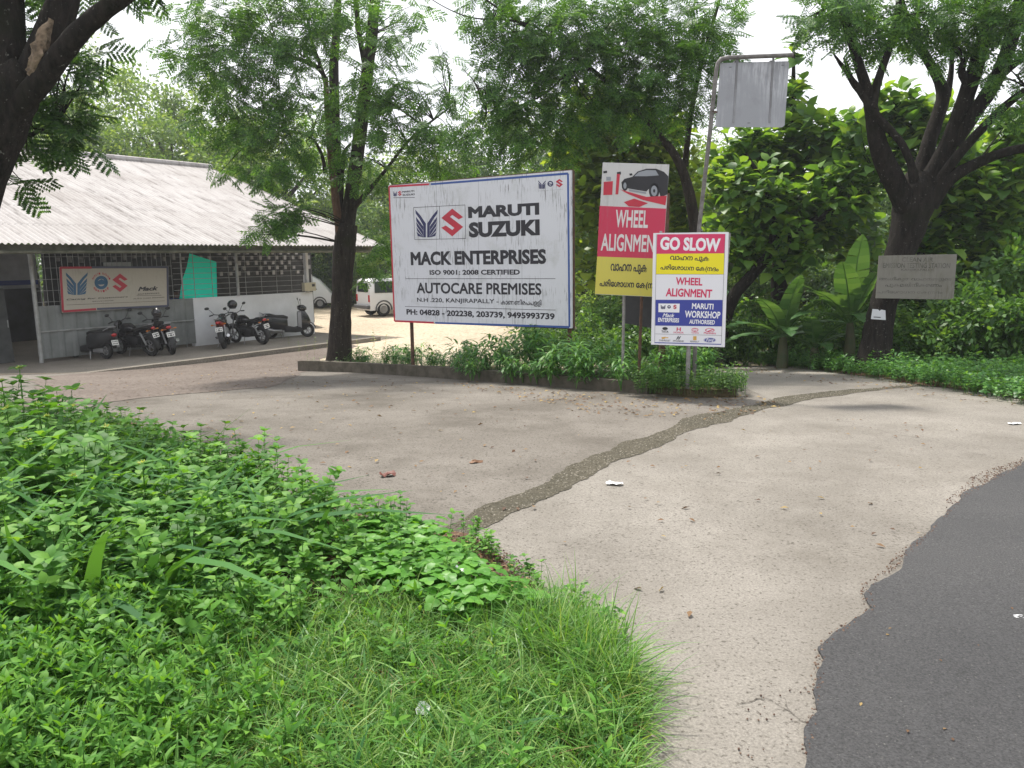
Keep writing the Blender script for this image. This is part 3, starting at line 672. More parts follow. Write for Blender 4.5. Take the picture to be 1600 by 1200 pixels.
# ---- bent pole with the blank sheet
root = thing('pole_sign', 'weathered blank metal sheet hanging from a tall bent pipe', 'sign', at(W(1085, 600, 10.9)))
D = 10.9
pts = [W(1083, 640, D), W(1092, 360, D), W(1110, 200, D), W(1119, 112, D), W(1121.5, 99, D), W(1127, 92.5, D), W(1138, 90, D + .01), W(1239, 86, D + .05)]
pts[0].z = gz(D) - .3; q = MB(); q.tube(pts, .029, 12); q.build('pole', M_gpole, root, True)
ps = Board(W(1119, 198, D + .02), W(1226, 199, D + .12), W(1124, 96, D + .02))
ol = [(1118, 197), (1121, 198.5), (1222, 199), (1226, 196), (1233, 98), (1230.5, 95.5), (1126, 98.5)]
board_panel(ps, ol, .012, sign_mat('bare_metal_sheet', (.30, .31, .335), streak=(.60, .61, .65), lo=.42, hi=.66, rough=.55, axis=(9, 1.0, 1), mould=(.22, .22, .235)), root)
M_strap = mat('streaked_strap', (.30, .305, .325), .6, noise=3, col2=(.17, .17, .18))
M_gdark = mat('dull_steel', (.22, .22, .235), .6, noise=10, col2=(.14, .14, .14), metal=.2)
for px in (1152, 1208):
    u0_, v0_ = ps.uv(px, 94); u1_, v1_ = ps.uv(px - 6, 197); q = MB(); q.bar(ps.P(u0_, v0_, -.035), ps.P(u1_, v1_, -.035), .06, .04, ps.z); q.build('batten', M_gdark, root)
    q = MB(); q.bar(ps.P(u0_, v0_ + .06, .004), ps.P(u1_, v1_ + .04, .004), .028, .006, ps.z); q.build('strap', M_strap, root)
a = Art(ps, lambda x, y: (x, y), .003)
for x, y in ((1141, 105), (1223, 102), (1170, 192)): a.piece(lambda: a.poly([(x - 2, y - .7), (x + 2, y - .7), (x + 2, y + .8), (x - 2, y + .8)]))
a.build('bolt', M_gdark, root)
q = MB(); z_ = W(1116, 175, D); q.ring(z_, (0.05, 0, 1), .04, .007, 14, 5); q.build('wire_tie', M_rust, root)
# ---- faded tin sign on the old tree
cA = lambda X, Y: (1360 + X / 10, 380 + Y / 10)
ca = Board(W(1368.5, 466, 13.75), W(1490, 467, 13.65), W(1373.5, 399.5, 13.72))
root = thing('tin_sign', 'faded grey CLEAN AIR notice board fixed to the old forked tree', 'sign', ca.M)
board_panel(ca, [cA(*p) for p in [(85, 860), (400, 864), (690, 872), (1180, 880), (1300, 862), (1330, 480), (1356, 172), (900, 178), (640, 186), (135, 197)]], .02, sign_mat('weathered_board', (.20, .188, .168), streak=(.12, .112, .08), lo=.42, hi=.66, axis=(7, 1.2, 1), mould=(.16, .152, .115)), root)
a = Art(ca, cA); a.text('CLEAN AIR', (490, 290), (985, 222), .012); a.text('EMISSION TESTING STATION', (195, 385), (1250, 312), .008); a.text('KANJIRAPALLY', (480, 440), (985, 402), .002)
a.text('അംഗീകൃത വാഹനങളുെട', (130, 598), (1270, 530), .006); a.text('പുകമലിനീകരണം', (230, 695), (1120, 618), .01); a.text('പരിേശാധന േക(നദം', (110, 795), (1130, 738), .002)
a.build('lettering', mat('faded_letter', (.055, .052, .048), .8, noise=7, col2=(.17, .16, .14)), root)
q = MB()
for v_ in (.2, .62): q.bar(ca.P(.1, v_, -.05), ca.P(1.2, v_, -.05), .04, .04, ca.z)
q.build('batten', M_rust, root)
# ---- small paper notice lower on the same trunk
cn_ = Board(W(1361, 499, 13.6), W(1384, 500, 13.6), W(1363.5, 483, 13.62)); root = thing('paper_notice', 'small torn white notice nailed low on the old forked trunk', 'notice', cn_.M)
board_panel(cn_, [(1361, 498.5), (1384, 500), (1383.5, 485), (1377, 483.8), (1374.5, 486), (1372, 483.5), (1363.5, 482.8)], .006, sign_mat('worn_paper', (.52, .53, .56), streak=(.25, .25, .26), lo=.45, hi=.7, axis=(6, 6, 1)), root)
a = Art(cn_, lambda x, y: (x, y), .002); a.poly([(1365, 494.6), (1376, 495.2), (1376, 496.6), (1365, 496)]); a.build('ink_mark', M_letter, root)
# ---- sign on the barred front
c2 = lambda X, Y: (80 + X / 7.2727, 370 + Y / 7.2727)
_off = fn * .12
ms_ = Board(f0 + _off, f1 + _off, f0 + _off + Vector((0, 0, 1)))
root = thing('workshop_sign', 'cream workshop sign with blue wings and red emblem hung on the barred front', 'sign', ms_.M)
board_panel(ms_, [c2(*p) for p in [(125, 862), (1337, 790), (1333, 341), (95, 345)]], .04, sign_mat('cream_board', (.40, .37, .315), streak=(.30, .28, .24), lo=.5, hi=.7), root)
a = Art(ms_, c2); a.line((100, 352), (460, 350), .06); a.line((106, 352), (134, 852), .06); a.line((134, 848), (510, 822), .06); a.build('red_border', mat('dull_red', (.34, .03, .05), .6), root)
a = Art(ms_, c2); a.line((460, 347), (1330, 345), .06); a.line((1320, 345), (1326, 788), .06); a.line((1326, 785), (520, 820), .06); a.build('navy_border', mat('dull_navy', (.07, .075, .12), .6), root)
a = Art(ms_, c2, .004); a.wings((165, 660), (415, 405)); a.disc((568, 520), 76, 76, 24, .55); a.poly([(500, 520), (570, 480), (640, 515), (640, 535), (560, 545), (500, 540)]); a.build('wing_emblem', mat('dull_blue', (.03, .10, .19), .6), root)
a = Art(ms_, c2, .004); a.ess((695, 628), (868, 418))
for k, ch in enumerate('SERVICE'):
    an = R(140 - k * 16.5); x = 568 + 100 * math.cos(an); y = 520 + 100 * math.sin(an); a.text(ch, (x - 9, y + 13), (x + 9, y - 13), .03)
for k, ch in enumerate('MARUTI SUZUKI'):
    if ch != ' ': an = R(205 + k * 10.8); x = 568 + 104 * math.cos(an); y = 520 + 104 * math.sin(an); a.text(ch, (x - 7, y + 11), (x + 7, y - 11), .02)
a.build('letter_emblem', mat('emblem_red', (.38, .03, .05), .6), root)
a = Art(ms_, c2, .004); a.text('Caring for Customers', (175, 727), (870, 672), .02, .2); a.text('Mack', (985, 618), (1215, 560), .04, .35); a.text('ENTERPRISES', (985, 657), (1228, 634), .015); a.text('AUTO CARE PREMISES', (930, 710), (1285, 682), .015)
a.text('SERVICE CENTRE', (465, 740), (708, 719), .015); a.text('N.H. 220, Kanjirapally, Ph: 04828 - 202238', (390, 795), (1110, 755), .008); a.piece(lambda: a.line((970, 664), (1250, 664), .01)); a.piece(lambda: a.line((175, 775), (1290, 728), .008))
a.build('lettering', M_letter, root)

# ================================================================== RAISED BED KERB
A = G(465, 580); Bk = G(1010, 617)
kd = (Bk - A).normalized(); kn = Vector((kd.y, -kd.x, 0))
if kn.y > 0: kn = -kn
M_kerb = mat('mossy_kerb', (.055, .05, .035), .95, noise=5, col2=(.11, .095, .075), bump=.5, bscale=30, detail=8)
kb = thing('raised_kerb', 'low mossy concrete kerb along the front of the planted bed', 'kerb', at((A.x, A.y, gz(A.y))))
q = MB(); secs = []
L_ = (Bk - A).length
for k in range(41):
    p = A + (Bk - A) * (k / 40); h = .24 - .07 * k / 40 + random.uniform(-.012, .012); z = gz(p.y); j = random.uniform(-.012, .012)
    secs.append([p + kn * (.0 + j) + Vector((0, 0, z - p.z - .1)), p + kn * j + Vector((0, 0, z - p.z + h)), p - kn * .15 + Vector((0, 0, z - p.z + h)), p - kn * .15 + Vector((0, 0, z - p.z - .1))])
q.loft(secs); q.build('kerb_front', M_kerb, kb)
q = MB(); p = A - kn * .17; e = p - kn * 1.5 + kd * .1; q.bar((p.x + .08, p.y, gz(p.y) + .06), (e.x + .08, e.y, gz(e.y) + .06), .15, .34); q.build('kerb_return', M_kerb, kb)
Ai = A - kn * .14; Bi = Bk - kn * .14
bed_poly = [tuple((Ai + kd * .1).xy), tuple(Bi.xy), (2.35, 10.25), (3.0, 10.2), (3.25, 11.2), (2.4, 13.2), (.6, 15.4), (-1.6, 17.2), (-3.4, 17.9)]
sheet('bed_soil', bed_poly, .11, M_soil, .2)

# ================================================================== MOTORBIKES AND SCOOTERS (local frame: x forward, y left, z up)
M_tyre = mat('tyre_rubber', (.018, .018, .018), .85); M_blk = mat('black_paint', (.012, .012, .014), .25, spec=.6); M_plas = mat('black_plastic', (.02, .02, .022), .5)
M_chr = mat('dull_chrome', (.45, .45, .46), .25, metal=1); M_alu = mat('grey_alloy', (.30, .30, .31), .4, metal=.6); M_seat = mat('seat_vinyl', (.02, .02, .02), .6)
M_tail = mat('red_lens', (.38, .012, .015), .2, spec=.7); M_plate = mat('plate_white', (.72, .72, .70), .5); M_lens = mat('clear_lens', (.70, .72, .75), .1, spec=.8)
M_maroon = mat('maroon_paint', (.07, .012, .016), .25, spec=.6); M_grypl = mat('grey_plastic', (.30, .30, .31), .5)
def wheel(par, x, r, wd_, spoke=5):
    q = MB(); q.ring((x, 0, r), (0, 1, 0), r - wd_ * .55, wd_ * .55, 26, 8); w_ = q.build('wheel', M_tyre, par, True)
    q = MB(); q.ring((x, 0, r), (0, 1, 0), r - wd_ * 1.15, .016, 24, 6); q.tube([(x, -.05, r), (x, .05, r)], .04, 10)
    for k in range(spoke):
        an = 2 * math.pi * k / spoke; q.bar((x, 0, r), (x + (r - wd_ * 1.1) * math.cos(an), 0, r + (r - wd_ * 1.1) * math.sin(an)), .022, .03, (0, 1, 0))
    q.build('rim', M_alu, w_, True); return w_
def guard(par, x, r, a0, a1, wd_, m, name='mudguard'):
    q = MB(); secs = []
    for k in range(9):
        an = R(a0 + (a1 - a0) * k / 8); cx, cz = math.cos(an), math.sin(an)
        secs.append([(x + cx * (r + .03), -wd_, r + cz * (r + .03) - .012), (x + cx * (r + .055), -wd_ * .5, r + cz * (r + .055)), (x + cx * (r + .055), wd_ * .5, r + cz * (r + .055)), (x + cx * (r + .03), wd_, r + cz * (r + .03) - .012)])
    q.loft(secs, closed=False); return q.build(name, m, par, True)
def sect(x, w, z0, z1, rx=.5, n=12):
    """rounded cross-section in the yz plane"""
    cz, hz = (z0 + z1) / 2, (z1 - z0) / 2; out = []
    for k in range(n):
        an = 2 * math.pi * k / n; c, s_ = math.cos(an), math.sin(an)
        out.append((x, w * math.copysign(abs(c) ** rx, c), cz + hz * math.copysign(abs(s_) ** rx, s_)))
    return out
def plate(par, x, z, tilt=.25):
    q = MB(); q.box((x, 0, z), (.006, .21, .14), Matrix.Rotation(tilt, 3, 'Y')); pl = q.build('number_plate', M_plate, par)
    q = MB(); Rm = Matrix.Rotation(tilt, 3, 'Y')
    for r_ in (.03, -.03):
        for k in range(4): q.box(Vector((x, 0, z)) + Rm @ Vector((-.004, -.066 + k * .044, r_)), (.003, .026, .032), Rm)
    q.build('plate_characters', M_letter, pl)
def mirrors(par, x, z, wy, up_=.2, m=M_plas):
    for s_ in (-1, 1):
        q = MB(); q.tube([(x, s_ * wy * .6, z), (x - .03, s_ * wy * .8, z + up_ * .6), (x - .04, s_ * wy, z + up_)], .008, 6); q.ell((x - .05, s_ * (wy + .03), z + up_ + .02), (.02, .075, .045), 10, 8); q.build('mirror', m, par, True)
def motorcycle(label, M, tank=M_blk, tail=M_blk, fairing=True, lamp=M_lens, grp='motorbikes parked nose to the workshop wall'):
    t = thing('motorcycle', label, 'motorcycle', M, grp); INV[t.name] = None
    wheel(t, .64, .30, .085); wheel(t, -.62, .30, .11); guard(t, .64, .30, 20, 165, .06, M_blk); guard(t, -.62, .30, 60, 190, .075, M_plas)
    for s_ in (-1, 1): q = MB(); q.tube([(.64, s_ * .085, .30), (.45, s_ * .085, .80), (.41, s_ * .085, .92)], .022, 8); q.build('fork', M_alu, t, True)
    q = MB(); q.tube([(.40, -.36, 1.0), (.44, -.24, 1.02), (.43, 0, .97), (.44, .24, 1.02), (.40, .36, 1.0)], .013, 8); hb = q.build('handlebar', M_plas, t, True)
    for s_ in (-1, 1): q = MB(); q.tube([(.405, s_ * .25, 1.015), (.395, s_ * .37, .995)], .020, 8); q.build('grip', M_seat, hb, True)
    mirrors(t, .42, 1.02, .36)
    q = MB(); q.loft([sect(.56, .09, .80, .96, .8), sect(.46, .12, .76, 1.02, .7), sect(.40, .08, .82, .98, .8)]); hd = q.build('headlamp_cowl', M_blk, t, True)
    q = MB(); q.ell((.57, 0, .87), (.03, .08, .075), 12, 8); q.build('headlamp', lamp, hd, True)
    q = MB(); q.loft([sect(.36, .07, .72, .84), sect(.28, .14, .66, .93, .6), sect(.08, .145, .66, .94, .6), sect(-.08, .10, .70, .86), sect(-.14, .07, .72, .80)]); tk = q.build('fuel_tank', tank, t, True)
    q = MB(); q.loft([sect(.40, .10, .60, .74), sect(.28, .17, .52, .72), sect(.14, .12, .56, .68)]); q.build('tank_shroud', tank, tk, True)
    q = MB(); q.loft([sect(-.08, .09, .74, .80), sect(-.28, .13, .73, .81), sect(-.50, .12, .78, .87), sect(-.74, .09, .84, .91)]); q.build('seat', M_seat, t, True)
    q = MB(); q.loft([sect(-.15, .11, .58, .74), sect(-.45, .12, .64, .80), sect(-.78, .075, .76, .87), sect(-.86, .05, .80, .86)]); q.build('tail_cowl', tail, t, True)
    q = MB(); q.ell((-.87, 0, .82), (.03, .075, .04), 10, 8); q.build('tail_lamp', M_tail, t, True)
    q = MB(); q.tube([(-.60, -.09, .90), (-.82, -.09, .93), (-.86, 0, .935), (-.82, .09, .93), (-.60, .09, .90)], .012, 6); q.build('grab_rail', M_alu, t, True)
    for s_ in (-1, 1): q = MB(); q.tube([(-.80, s_ * .05, .76), (-.82, s_ * .15, .77)], .008, 6); q.ell((-.83, s_ * .18, .77), (.025, .04, .022), 8, 6); q.build('indicator', mat('amber_lens', (.5, .16, .02), .3), t, True)
    q = MB(); q.bar((-.78, 0, .76), (-.93, 0, .56), .10, .012, (0, 1, 0)); q.build('plate_bracket', M_plas, t); plate(t, -.93, .62)
    q = MB(); q.loft([sect(.26, .10, .26, .60), sect(.10, .15, .22, .62), sect(-.14, .15, .24, .56), sect(-.26, .10, .30, .50)]); q.tube([(.15, .12, .38), (.15, .19, .38)], .09, 12); q.build('engine', M_alu if not fairing else M_plas, t, True)
    q = MB(); q.tube([(.30, -.06, .45), (.32, -.12, .25), (.10, -.16, .20), (-.25, -.17, .26), (-.72, -.20, .40)], [.02, .022, .025, .045, .05], 10); q.build('exhaust', M_chr, t, True)
    q = MB(); q.tube([(-.05, .10, .32), (-.62, .085, .30)], .03, 8); q.tube([(-.05, -.10, .32), (-.62, -.085, .30)], .03, 8); q.tube([(.38, 0, .80), (.26, 0, .45), (.0, 0, .24)], .03, 8); q.build('frame', M_plas, t, True)
    q = MB(); q.tube([(-.45, .11, .70), (-.60, .10, .34)], .028, 8); q.tube([(-.45, -.11, .70), (-.60, -.10, .34)], .028, 8); q.build('shock_absorber', M_alu, t, True)
    q = MB(); q.tube([(.0, -.26, .30), (.0, .26, .30)], .016, 8); q.tube([(-.3, -.24, .36), (-.3, .24, .36)], .014, 8); q.build('footrest', M_plas, t, True)
    q = MB(); q.tube([(.02, .14, .26), (-.02, .27, .015)], .012, 6); q.build('side_stand', M_alu, t, True)
    return t
def scooter(label, M, paint=M_blk, grp='scooters parked at the workshop wall', inner=M_plas):
    t = thing('scooter', label, 'scooter', M, grp); INV[t.name] = None
    wheel(t, .62, .24, .095, 6); wheel(t, -.60, .23, .10, 6); guard(t, .62, .25, 15, 170, .075, paint)
    q = MB(); q.loft([sect(.74, .04, .50, .58), sect(.68, .14, .36, .74, .6), sect(.56, .20, .26, .93, .6), sect(.42, .20, .22, .96, .5)]); q.build('front_apron', paint, t, True)
    q = MB(); q.loft([sect(.425, .185, .24, .94, .5), sect(.31, .17, .24, .90, .5)]); q.build('leg_shield', inner, t, True)
    q = MB(); q.loft([sect(.62, .08, .95, 1.05), sect(.52, .18, .90, 1.12, .6), sect(.40, .19, .92, 1.12, .6), sect(.32, .10, .97, 1.08)]); cw = q.build('handlebar_cowl', paint, t, True)
    q = MB(); q.ell((.575, 0, .99), (.03, .09, .05), 12, 8); q.build('headlamp', M_lens, cw, True)
    for s_ in (-1, 1): q = MB(); q.tube([(.42, s_ * .15, 1.02), (.37, s_ * .36, 1.03)], .019, 8); q.build('grip', M_seat, cw, True)
    mirrors(t, .43, 1.05, .33, .24)
    q = MB(); q.tube([(.60, .0, .24), (.50, .0, .60), (.44, 0, .95)], .03, 8); q.build('steering_column', M_plas, t, True)
    q = MB(); q.loft([sect(.46, .17, .20, .44, .4), sect(.20, .18, .18, .36, .4), sect(-.14, .18, .20, .44, .4)]); q.build('floorboard', M_plas, t, True)
    q = MB(); q.loft([sect(-.04, .14, .24, .68, .5), sect(-.20, .20, .26, .74, .5), sect(-.50, .22, .32, .78, .5), sect(-.80, .17, .48, .80, .6), sect(-.96, .07, .60, .78, .7)]); bd = q.build('rear_body', paint, t, True)
    q = MB(); q.loft([sect(-.02, .10, .66, .74), sect(-.15, .15, .68, .79), sect(-.40, .16, .70, .80), sect(-.60, .15, .74, .86), sect(-.84, .10, .78, .86)]); q.build('seat', M_seat, t, True)
    q = MB(); q.tube([(-.70, -.13, .80), (-.92, -.11, .90), (-.96, 0, .91), (-.92, .11, .90), (-.70, .13, .80)], .014, 6); q.build('grab_rail', M_alu, t, True)
    q = MB(); q.ell((-.95, 0, .68), (.035, .09, .05), 10, 8); q.build('tail_lamp', M_tail, bd, True)
    q = MB(); q.loft([sect(-.82, .06, .46, .60), sect(-.94, .07, .30, .52)]); q.build('rear_mudguard', M_plas, t, True); plate(t, -.965, .47)
    q = MB(); q.tube([(-.25, -.18, .28), (-.50, -.21, .27), (-.82, -.22, .36)], [.025, .05, .055], 10); q.build('exhaust', M_alu, t, True)
    q = MB(); q.loft([sect(-.20, .10, .18, .34), sect(-.60, .10, .16, .32)]); q.build('engine', M_alu, t, True)
    q = MB(); q.tube([(-.18, .16, .22), (-.24, .22, .01)], .012, 6); q.tube([(-.18, -.16, .22), (-.24, -.22, .01)], .012, 6); q.build('centre_stand', M_alu, t, True)
    return t
PZ = FLZ
def bike_M(rear_px, head_deg, wb=1.26, rear_x=-.62, lean=R(-8)):
    p = Gz(*rear_px, PZ); h = R(head_deg); d = Vector((math.cos(h), math.sin(h), 0))
    o = p - d * rear_x; return Matrix.Translation((o.x, o.y, PZ)) @ Matrix.Rotation(h, 4, 'Z') @ Matrix.Rotation(lean, 4, 'X')
scooter('dark scooter with a white number plate, leftmost of the parked two-wheelers', bike_M((168, 561), 158, lean=0), M_plas)
motorcycle('black motorcycle parked between the leftmost scooter and the maroon tailed motorcycle', bike_M((238, 556), 156))
motorcycle('maroon tailed motorcycle parked last of the three before the profiled sheet cladding', bike_M((270, 554), 128), tail=M_maroon)
m4 = motorcycle('slim black motorcycle with a bright red tail and a helmet on its mirror', bike_M((351, 545), 104), tail=mat('red_paint', (.22, .012, .02), .3), fairing=False)
m5 = motorcycle('black motorcycle with a bright round headlamp seen beside the last scooter', bike_M((412, 538), 150, lean=R(-10)))
scooter('black and silver scooter parked along the white wall near the meter box', bike_M((424, 529), 22, lean=0, rear_x=-.6), inner=M_grypl)
def helmet(p, label, rz):
    t = thing('helmet', label, 'helmet', at(p, rz)); INV[t.name] = None
    q = MB(); V0 = q.n; q.ell((0, 0, 0), (.15, .125, .14), 16, 12); q.build('shell', M_blk, t, True)
    q = MB(); q.loft([[(.10 + .055 * math.cos(a_ * .9), .13 * math.sin(a_), z_) for a_ in [R(-70 + 14 * k) for k in range(11)]] for z_ in (-.05, .04)], closed=False); q.build('visor', mat('smoke_visor', (.03, .03, .035), .08, spec=.9), t, True)
    q = MB(); q.ring((0, 0, -.115), (0, 0, 1), .085, .018, 18, 6); q.build('rim', M_plas, t, True)
p4 = m4.matrix_world @ Vector((.37, -.39, 1.25)); helmet(p4, 'black helmet hung on the mirror of the red tailed motorcycle', R(200))
p3 = W(245, 489, 21.2); helmet(p3, 'black helmet perched on the front of the maroon tailed motorcycle', R(120))
b_ = bike_M((30, 545), 60); b_ = BM @ Matrix.Translation((-1.9, 2.2, 0)) @ Matrix.Rotation(R(75), 4, 'Z'); motorcycle('dark motorcycle standing inside the open bay, partly in view', b_, grp='motorcycles inside the open bay')
b_ = BM @ Matrix.Translation((-2.9, 2.6, 0)) @ Matrix.Rotation(R(80), 4, 'Z'); motorcycle('dark motorcycle standing furthest left inside the open bay', b_, grp='motorcycles inside the open bay')

# ================================================================== CARS IN THE YARD (local frame: x forward, y left)
M_cw = mat('car_white', (.70, .70, .71), .25, spec=.6); M_glass = mat('car_glass', (.02, .03, .03), .06, spec=.9); M_gry = mat('car_grey_trim', (.07, .07, .075), .5)
def car(name, label, cat, M, L, Wd, H, belt, hood, prof, wh, wb_r, wb_f, wr=.33, glass=None):
    """prof: roof-line points (x, z) from the rear bumper top to the nose; belt = height where the windows start"""
    t = thing(name, label, cat, M); INV[t.name] = None
    hw = Wd / 2; q = MB(); secs = []
    for x, zt in prof:
        low = .32; bz = min(belt, zt); tuck = 1 - .16 * max(0, (zt - belt)) / max(.01, H - belt)
        secs.append([(x, -hw * .96, low), (x, -hw, (low + bz) / 2), (x, -hw * .98, bz), (x, -hw * tuck * .97, zt - .04), (x, -hw * tuck * .90, zt), (x, hw * tuck * .90, zt), (x, hw * tuck * .97, zt - .04), (x, hw * .98, bz), (x, hw, (low + bz) / 2), (x, hw * .96, low)])
    q.loft(secs); b = q.build('body', M_cw, t, True)
    for x in (wb_r, wb_f):
        for s_ in (-1, 1):
            q = MB(); q.ring((x, s_ * (hw - .10), wr), (0, 1, 0), wr - .09, .095, 24, 8); w_ = q.build('wheel', M_tyre, t, True)
            q = MB(); q.tube([(x, s_ * (hw - .13), wr), (x, s_ * (hw - .015), wr)], [wr * .60, wr * .56], 18); q.ring((x, s_ * (hw - .01), wr), (0, 1, 0), wr * .34, .02, 16, 5); q.build('rim', M_alu, w_, True)
            q = MB(); secs = [[(x + (wr + .02) * math.cos(an), s_ * (hw + .012), wr + (wr + .02) * math.sin(an)), (x + (wr + .09) * math.cos(an), s_ * (hw + .022), wr + (wr + .09) * math.sin(an)), (x + (wr + .02) * math.cos(an), s_ * (hw - .2), wr + (wr + .02) * math.sin(an))] for an in [R(-5 + 19 * k) for k in range(11)]]
            q.loft(secs); q.build('wheel_arch', M_gry, t, True)
    for x0_, x1_, s0, s1 in wh:
        for s_ in (-1, 1):
            z0_, z1_ = belt + .04, H - .14; yy = lambda z: s_ * (hw * .985 - .16 * hw * (z - belt) / (H - belt) + .012)
            q = MB(); q.prism([(x0_, yy(z0_), z0_), (x1_, yy(z0_), z0_), (x1_ + s1, yy(z1_), z1_), (x0_ + s0, yy(z1_), z1_)], (0, 0, 0), (0, s_ * .006, 0)); q.build('side_window', M_glass, t)
    xr = prof[0][0]
    q = MB(); q.box((xr - .08, 0, .48), (.22, Wd * .98, .18)); q.build('rear_bumper', M_gry, t, bevel=.04)
    q = MB(); q.box((prof[-1][0] + .06, 0, .46), (.2, Wd * .98, .18)); q.build('front_bumper', M_gry, t, bevel=.04)
    for s_ in (-1, 1):
        q = MB(); q.box((xr + .01, s_ * hw * .88, .90), (.10, .13, .34)); q.build('tail_lamp', M_tail, t, bevel=.01)
        q = MB(); q.ell((prof[-1][0] + .0, s_ * hw * .72, .78), (.06, .14, .09), 10, 8); q.build('headlamp', M_lens, t, True)
    q = MB(); zt = prof[1][1]; q.prism([(xr + .0 - .02, y, z) for y, z in ((-hw * .74, belt + .08), (hw * .74, belt + .08), (hw * .68, H - .2), (-hw * .68, H - .2))], (-.012, 0, 0), (.10, 0, 0)); q.build('rear_window', M_glass, t)
    return t
def onyard(px, py): p = Gz(px, py, -1.195); return p
p = onyard(593, 496)
car('jeep', 'white boxy jeep with dark rear bumper half hidden behind the billboard', 'jeep', at((p.x - .10, p.y + 1.3, -1.195), R(33)) @ Matrix.Translation((1.0, 0, 0)), 4.2, 1.72, 1.84, 1.12, 1.1,
    [(-1.95, 1.10), (-1.94, 1.74), (-1.75, 1.84), (.35, 1.84), (.95, 1.16), (1.95, 1.02), (2.05, .85)], [(-1.7, -.55, .05, 0), (-.45, .45, 0, -.12)], -1.25, 1.35, .36)
p = onyard(497, 483)
car('van', 'white van parked beyond the right end of the white wall', 'van', at((p.x - 1.15, p.y + 1.0, -1.195), R(8)), 3.4, 1.5, 1.9, 1.05, .9,
    [(-1.75, 1.2), (-1.72, 1.75), (-1.5, 1.88), (.55, 1.9), (1.05, 1.6), (1.55, 1.05), (1.72, .8)], [(-1.5, -.3, 0, 0), (-.2, .95, 0, -.35)], -1.0, 1.08, .30)
p = onyard(552, 471)
car('hatchback', 'pale car with a red tail lamp glimpsed between the tree trunk and the jeep', 'car', at((p.x + 1.1, p.y + .6, -1.195), R(10)), 3.6, 1.6, 1.5, .92, .9,
    [(-1.75, .95), (-1.70, 1.25), (-1.3, 1.48), (.2, 1.5), (.9, 1.0), (1.65, .88), (1.8, .7)], [(-1.3, -.3, .1, 0), (-.2, .6, 0, -.3)], -1.1, 1.15, .29)

# ================================================================== PERSON INSIDE (standing behind the bars)
def skin_fig(name, material, parent, pts, edges, root_i=0):
    me = bpy.data.meshes.new(name); me.from_pydata([p[:3] for p in pts], edges, []); me.materials.append(material)
    o = bpy.data.objects.new(name, me); C.objects.link(o); o.parent = parent
    o.modifiers.new('skin', 'SKIN'); sv = me.skin_vertices[0].data
    for i, p in enumerate(pts): sv[i].radius = (p[3], p[4] if len(p) > 4 else p[3]); sv[i].use_root = (i == root_i)
    s_ = o.modifiers.new('smooth', 'SUBSURF'); s_.levels = s_.render_levels = 2; return o
pt_, pz_ = fac(275, 452, 1.6)
per = thing('person', 'person in a blue shirt standing inside the workshop beside the turquoise screen', 'person', BM @ Matrix.Translation((pt_, 1.6, 0)) @ Matrix.Rotation(R(-20), 4, 'Z')); INV[per.name] = None
M_skin = mat('brown_skin', (.16, .075, .045), .55); M_shirt = mat('blue_shirt', (.035, .07, .24), .8); M_trs = mat('dark_trousers', (.03, .03, .035), .85); M_hair = mat('black_hair', (.01, .01, .01), .6)
P_ = [(0, 0, .92, .13, .10), (0, 0, 1.12, .12, .09), (0, -.01, 1.32, .14, .10), (0, 0, 1.42, .07, .07), (0, 0, 1.50, .05), (0, -.02, 1.58, .075, .085), (0, -.02, 1.68, .08, .095), (0, -.01, 1.74, .05)]
E_ = [(i, i + 1) for i in range(7)]
for s_ in (-1, 1):
    k = len(P_); P_ += [(s_ * .18, 0, 1.40, .055), (s_ * .23, -.01, 1.12, .042), (s_ * .22, -.12, .90, .03), (s_ * .21, -.16, .83, .028, .02), (s_ * .20, -.19, .74, .02, .012)]; E_ += [(3, k), (k, k + 1), (k + 1, k + 2), (k + 2, k + 3), (k + 3, k + 4)]
    for j, (fx, fl) in enumerate(((-.018, .06), (-.006, .072), (.008, .068), (.02, .055))): P_.append((s_ * .20 + fx, -.20 - .01 * j, .735 - fl, .008)); E_.append((k + 4, len(P_) - 1))
    P_.append((s_ * .20 - s_ * .04, -.22, .78, .009)); E_.append((k + 3, len(P_) - 1))
    k = len(P_); P_ += [(s_ * .10, 0, .80, .085), (s_ * .11, -.01, .48, .06), (s_ * .11, .02, .10, .042), (s_ * .12, -.10, .04, .035)]; E_ += [(0, k), (k, k + 1), (k + 1, k + 2), (k + 2, k + 3)]
body = skin_fig('body', M_skin, per, P_, E_)
sh = [(0, 0, .90, .155, .125), (0, 0, 1.12, .145, .115), (0, -.01, 1.32, .165, .125), (0, 0, 1.43, .09, .085)]; se = [(0, 1), (1, 2), (2, 3)]
for s_ in (-1, 1): k = len(sh); sh += [(s_ * .18, 0, 1.40, .075), (s_ * .22, -.005, 1.20, .065)]; se += [(3, k), (k, k + 1)]
skin_fig('shirt', M_shirt, per, sh, se)
tr_ = [(0, 0, .93, .15, .12)]; te_ = []
for s_ in (-1, 1): k = len(tr_); tr_ += [(s_ * .10, 0, .80, .105), (s_ * .11, -.01, .48, .08), (s_ * .11, .02, .12, .065)]; te_ += [(0, k), (k, k + 1), (k + 1, k + 2)]
skin_fig('trousers', M_trs, per, tr_, te_)
q = MB(); q.ell((0, .0, 1.70), (.092, .105, .085), 14, 10); q.build('hair', M_hair, per, True, inv=None)
q = MB(); q.loft([sect(0, .012, 1.60, 1.625), sect(.02, .02, 1.59, 1.61)]); 

